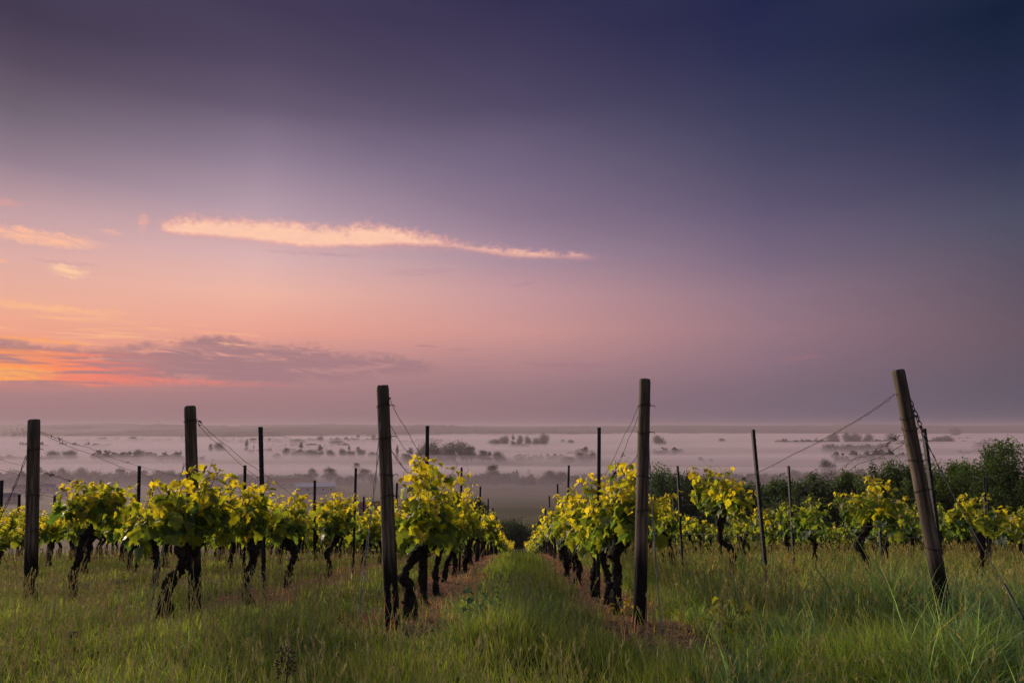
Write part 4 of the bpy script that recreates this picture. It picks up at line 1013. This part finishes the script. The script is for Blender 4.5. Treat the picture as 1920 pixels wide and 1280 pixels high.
# ------------------------------------------------------------------ farm buildings in the valley
M_WALL = plain('pale_render', (.30,.27,.25), .9); M_RED = plain('red_roof', (.17,.07,.055), .85); M_PALE = plain('pale_sheet_roof', (.62,.60,.60), .5); M_GREYR = plain('grey_roof', (.10,.10,.11), .8); M_WIN = plain('window_glass', (.03,.035,.045), .2, .6)
def house(px, py, d, w, dep, wall_h, roof_h, rz, mr_, label, nwin=3, cat='building'):
    x, y, _ = P(px, py, d); gz = float(ground(x, y)); root = empty('house', (x, y, gz), rz)
    mb = MB(); mb.box((0, 0, wall_h/2-1), (w, dep, wall_h+2)); link('wall', mb.mesh('wall'), M_WALL, root)
    mb = MB(); e = .5; a = wall_h; t = .25
    X = w/2+e; Yd = dep/2+e
    V = [(-X,-Yd,a),(X,-Yd,a),(X,Yd,a),(-X,Yd,a),(-X,0,a+roof_h),(X,0,a+roof_h),(-X,-Yd,a+t),(X,-Yd,a+t),(X,Yd,a+t),(-X,Yd,a+t),(-X,0,a+roof_h+t),(X,0,a+roof_h+t)]
    mb.add(V, [(0,1,2,3),(6,7,11,10),(8,9,10,11),(0,6,7,1),(2,8,9,3),(0,3,9,10,6),(1,7,11,8,2)]); rf = link('roof', mb.mesh('roof'), mr_, root)
    for i in range(nwin):
        mb = MB(); mb.box((-w/2+w*(i+.5)/nwin, -dep/2-.03, wall_h*.5), (w/nwin*.35, .1, wall_h*.3)); link('window', mb.mesh('window'), M_WIN, root)
    return tag(root, label, cat, 'farm buildings in the misty valley')
house(592, 916, 640, 34, 18, 5.2, 2.6, .25, M_PALE, 'long barn with a pale roof in the misty valley', 5)
house(542, 905, 700, 42, 16, 5, 3.2, .12, M_RED, 'long red-roofed building left of the pale barn', 6)
house(695, 958, 420, 22, 13, 5.5, 3.4, .5, M_RED, 'red-roofed farmhouse seen left of the grey cracked post', 4)
for i, (px, py, d, w, r_, mm) in enumerate([(14,925,560,12,.3,M_GREYR),(40,908,640,13,-.2,M_RED),(62,918,600,10,.5,M_GREYR),(88,912,650,12,.1,M_GREYR),(118,916,620,11,-.4,M_RED),(8,905,700,12,.2,M_GREYR),(180,930,540,10,.3,M_GREYR)]):
    house(px, py, d, w, 8, 4.2, 2.8, r_, mm, ['small grey-roofed', 'small red-roofed', 'tiny grey-roofed', 'low grey-roofed', 'low red-roofed', 'farthest grey-roofed', 'lone grey-roofed'][i]+' house of the village at the left edge', 2, 'house')
for i, (px, d) in enumerate(((990, 760), (993.5, 760))):
    x, y, zt = P(px, 880, d); gz = float(ground(x, y)); mb = MB(); mb.tube([(0, 0, 0), (0, 0, zt-gz)], .3, 6); mb.box((0, 0, zt-gz-1), (1.6, .25, .25))
    tag(link('utility_pole', mb.mesh('utility_pole'), M_BRANCH, None, (x, y, gz)), ['left one', 'right one'][i]+' of two thin poles standing in the valley', 'pole', 'poles in the valley')

# ------------------------------------------------------------------ valley mist: closed bodies of even fog lying on the plain
def mist_body(name, xs, ys, topf, bottom, dens, label):
    X, Y = np.meshgrid(xs, ys); Zt = topf(X, Y); nx, ny = len(xs), len(ys)
    Zt = np.maximum(Zt, bottom+.6)
    V = np.concatenate([np.stack([X, Y, Zt], -1).reshape(-1, 3), np.stack([X, Y, np.full_like(X, bottom)], -1).reshape(-1, 3)])
    i = (np.arange(nx-1)[None]+np.arange(ny-1)[:, None]*nx).ravel(); o_ = nx*ny
    f = [np.stack([i, i+1, i+nx+1, i+nx], 1), np.stack([i+o_, i+nx+o_, i+nx+1+o_, i+1+o_], 1)]
    a = np.arange(nx-1); f.append(np.stack([a, a+o_, a+1+o_, a+1], 1)); a2 = a+(ny-1)*nx; f.append(np.stack([a2, a2+1, a2+1+o_, a2+o_], 1))
    b = np.arange(ny-1)*nx; f.append(np.stack([b, b+nx, b+nx+o_, b+o_], 1)); b2 = b+nx-1; f.append(np.stack([b2, b2+o_, b2+nx+o_, b2+nx], 1))
    m, n = mat(name); pv = n.new('ShaderNodeVolumePrincipled'); pv.inputs['Color'].default_value = (.79, .70, .78, 1); pv.inputs['Density'].default_value = dens
    pv.inputs['Anisotropy'].default_value = .1; n.l.new(pv.outputs[0], n.out.inputs['Volume'])
    o = link(name, np_mesh(name, V, f), m); tag(o, label, 'mist', None, 'stuff')
def mtop(X, Y):
    L = np.log(np.maximum(Y, 100))
    t = 3+24*(fbm(X/1700+2+L, L*6.5+1, 2)-.44)+7*(fbm(X/260, L*16, 2)-.5)+3*(fbm(X/70, L*40, 2)-.5)
    t = np.minimum(t, 13)
    t = t*np.clip((Y-560)/260, 0, 1)-3*np.clip((700-Y)/150, 0, 1)
    t = t-9*np.exp(-((Y-780-60*np.sin(X/300))/80.)**2)
    return -60+t
mist_body('ground_mist', np.arange(-4200, 4201, 40.), np.geomspace(520, 6400, 170), mtop, -64.5, .007, 'low fog lying in banks over the valley floor')
def mtop2(X, Y):
    L = np.log(np.maximum(Y, 100))
    return -60+(13+18*(fbm(X/1300+8, L*5+3, 2)-.4))*np.clip((Y-430)/300, 0, 1)+4*(fbm(X/150, L*22, 2)-.5)*np.clip((Y-600)/200, 0, 1)
mist_body('thin_mist', np.arange(-4200, 4201, 60.), np.geomspace(440, 6600, 130), mtop2, -65.5, .0042, 'thin veil of mist above the fog banks')
# haze
me = bpy.data.meshes.new('haze'); hb = MB(); hb.box((0, 4600, -24), (18000, 9600, 100)); me = hb.mesh('haze')
m, n = mat('haze'); pv = n.new('ShaderNodeVolumePrincipled'); pv.inputs['Color'].default_value = (.67, .57, .64, 1); pv.inputs['Density'].default_value = .00018; pv.inputs['Anisotropy'].default_value = .15; n.l.new(pv.outputs[0], n.out.inputs['Volume'])
tag(link('haze', me, m), 'thin dawn haze filling the air', 'haze', None, 'stuff')
for p in list(fresh)+[KINDS[k][1] for k in kfresh]:
    for c_ in list(p.children): bpy.data.objects.remove(c_)
    bpy.data.objects.remove(p)
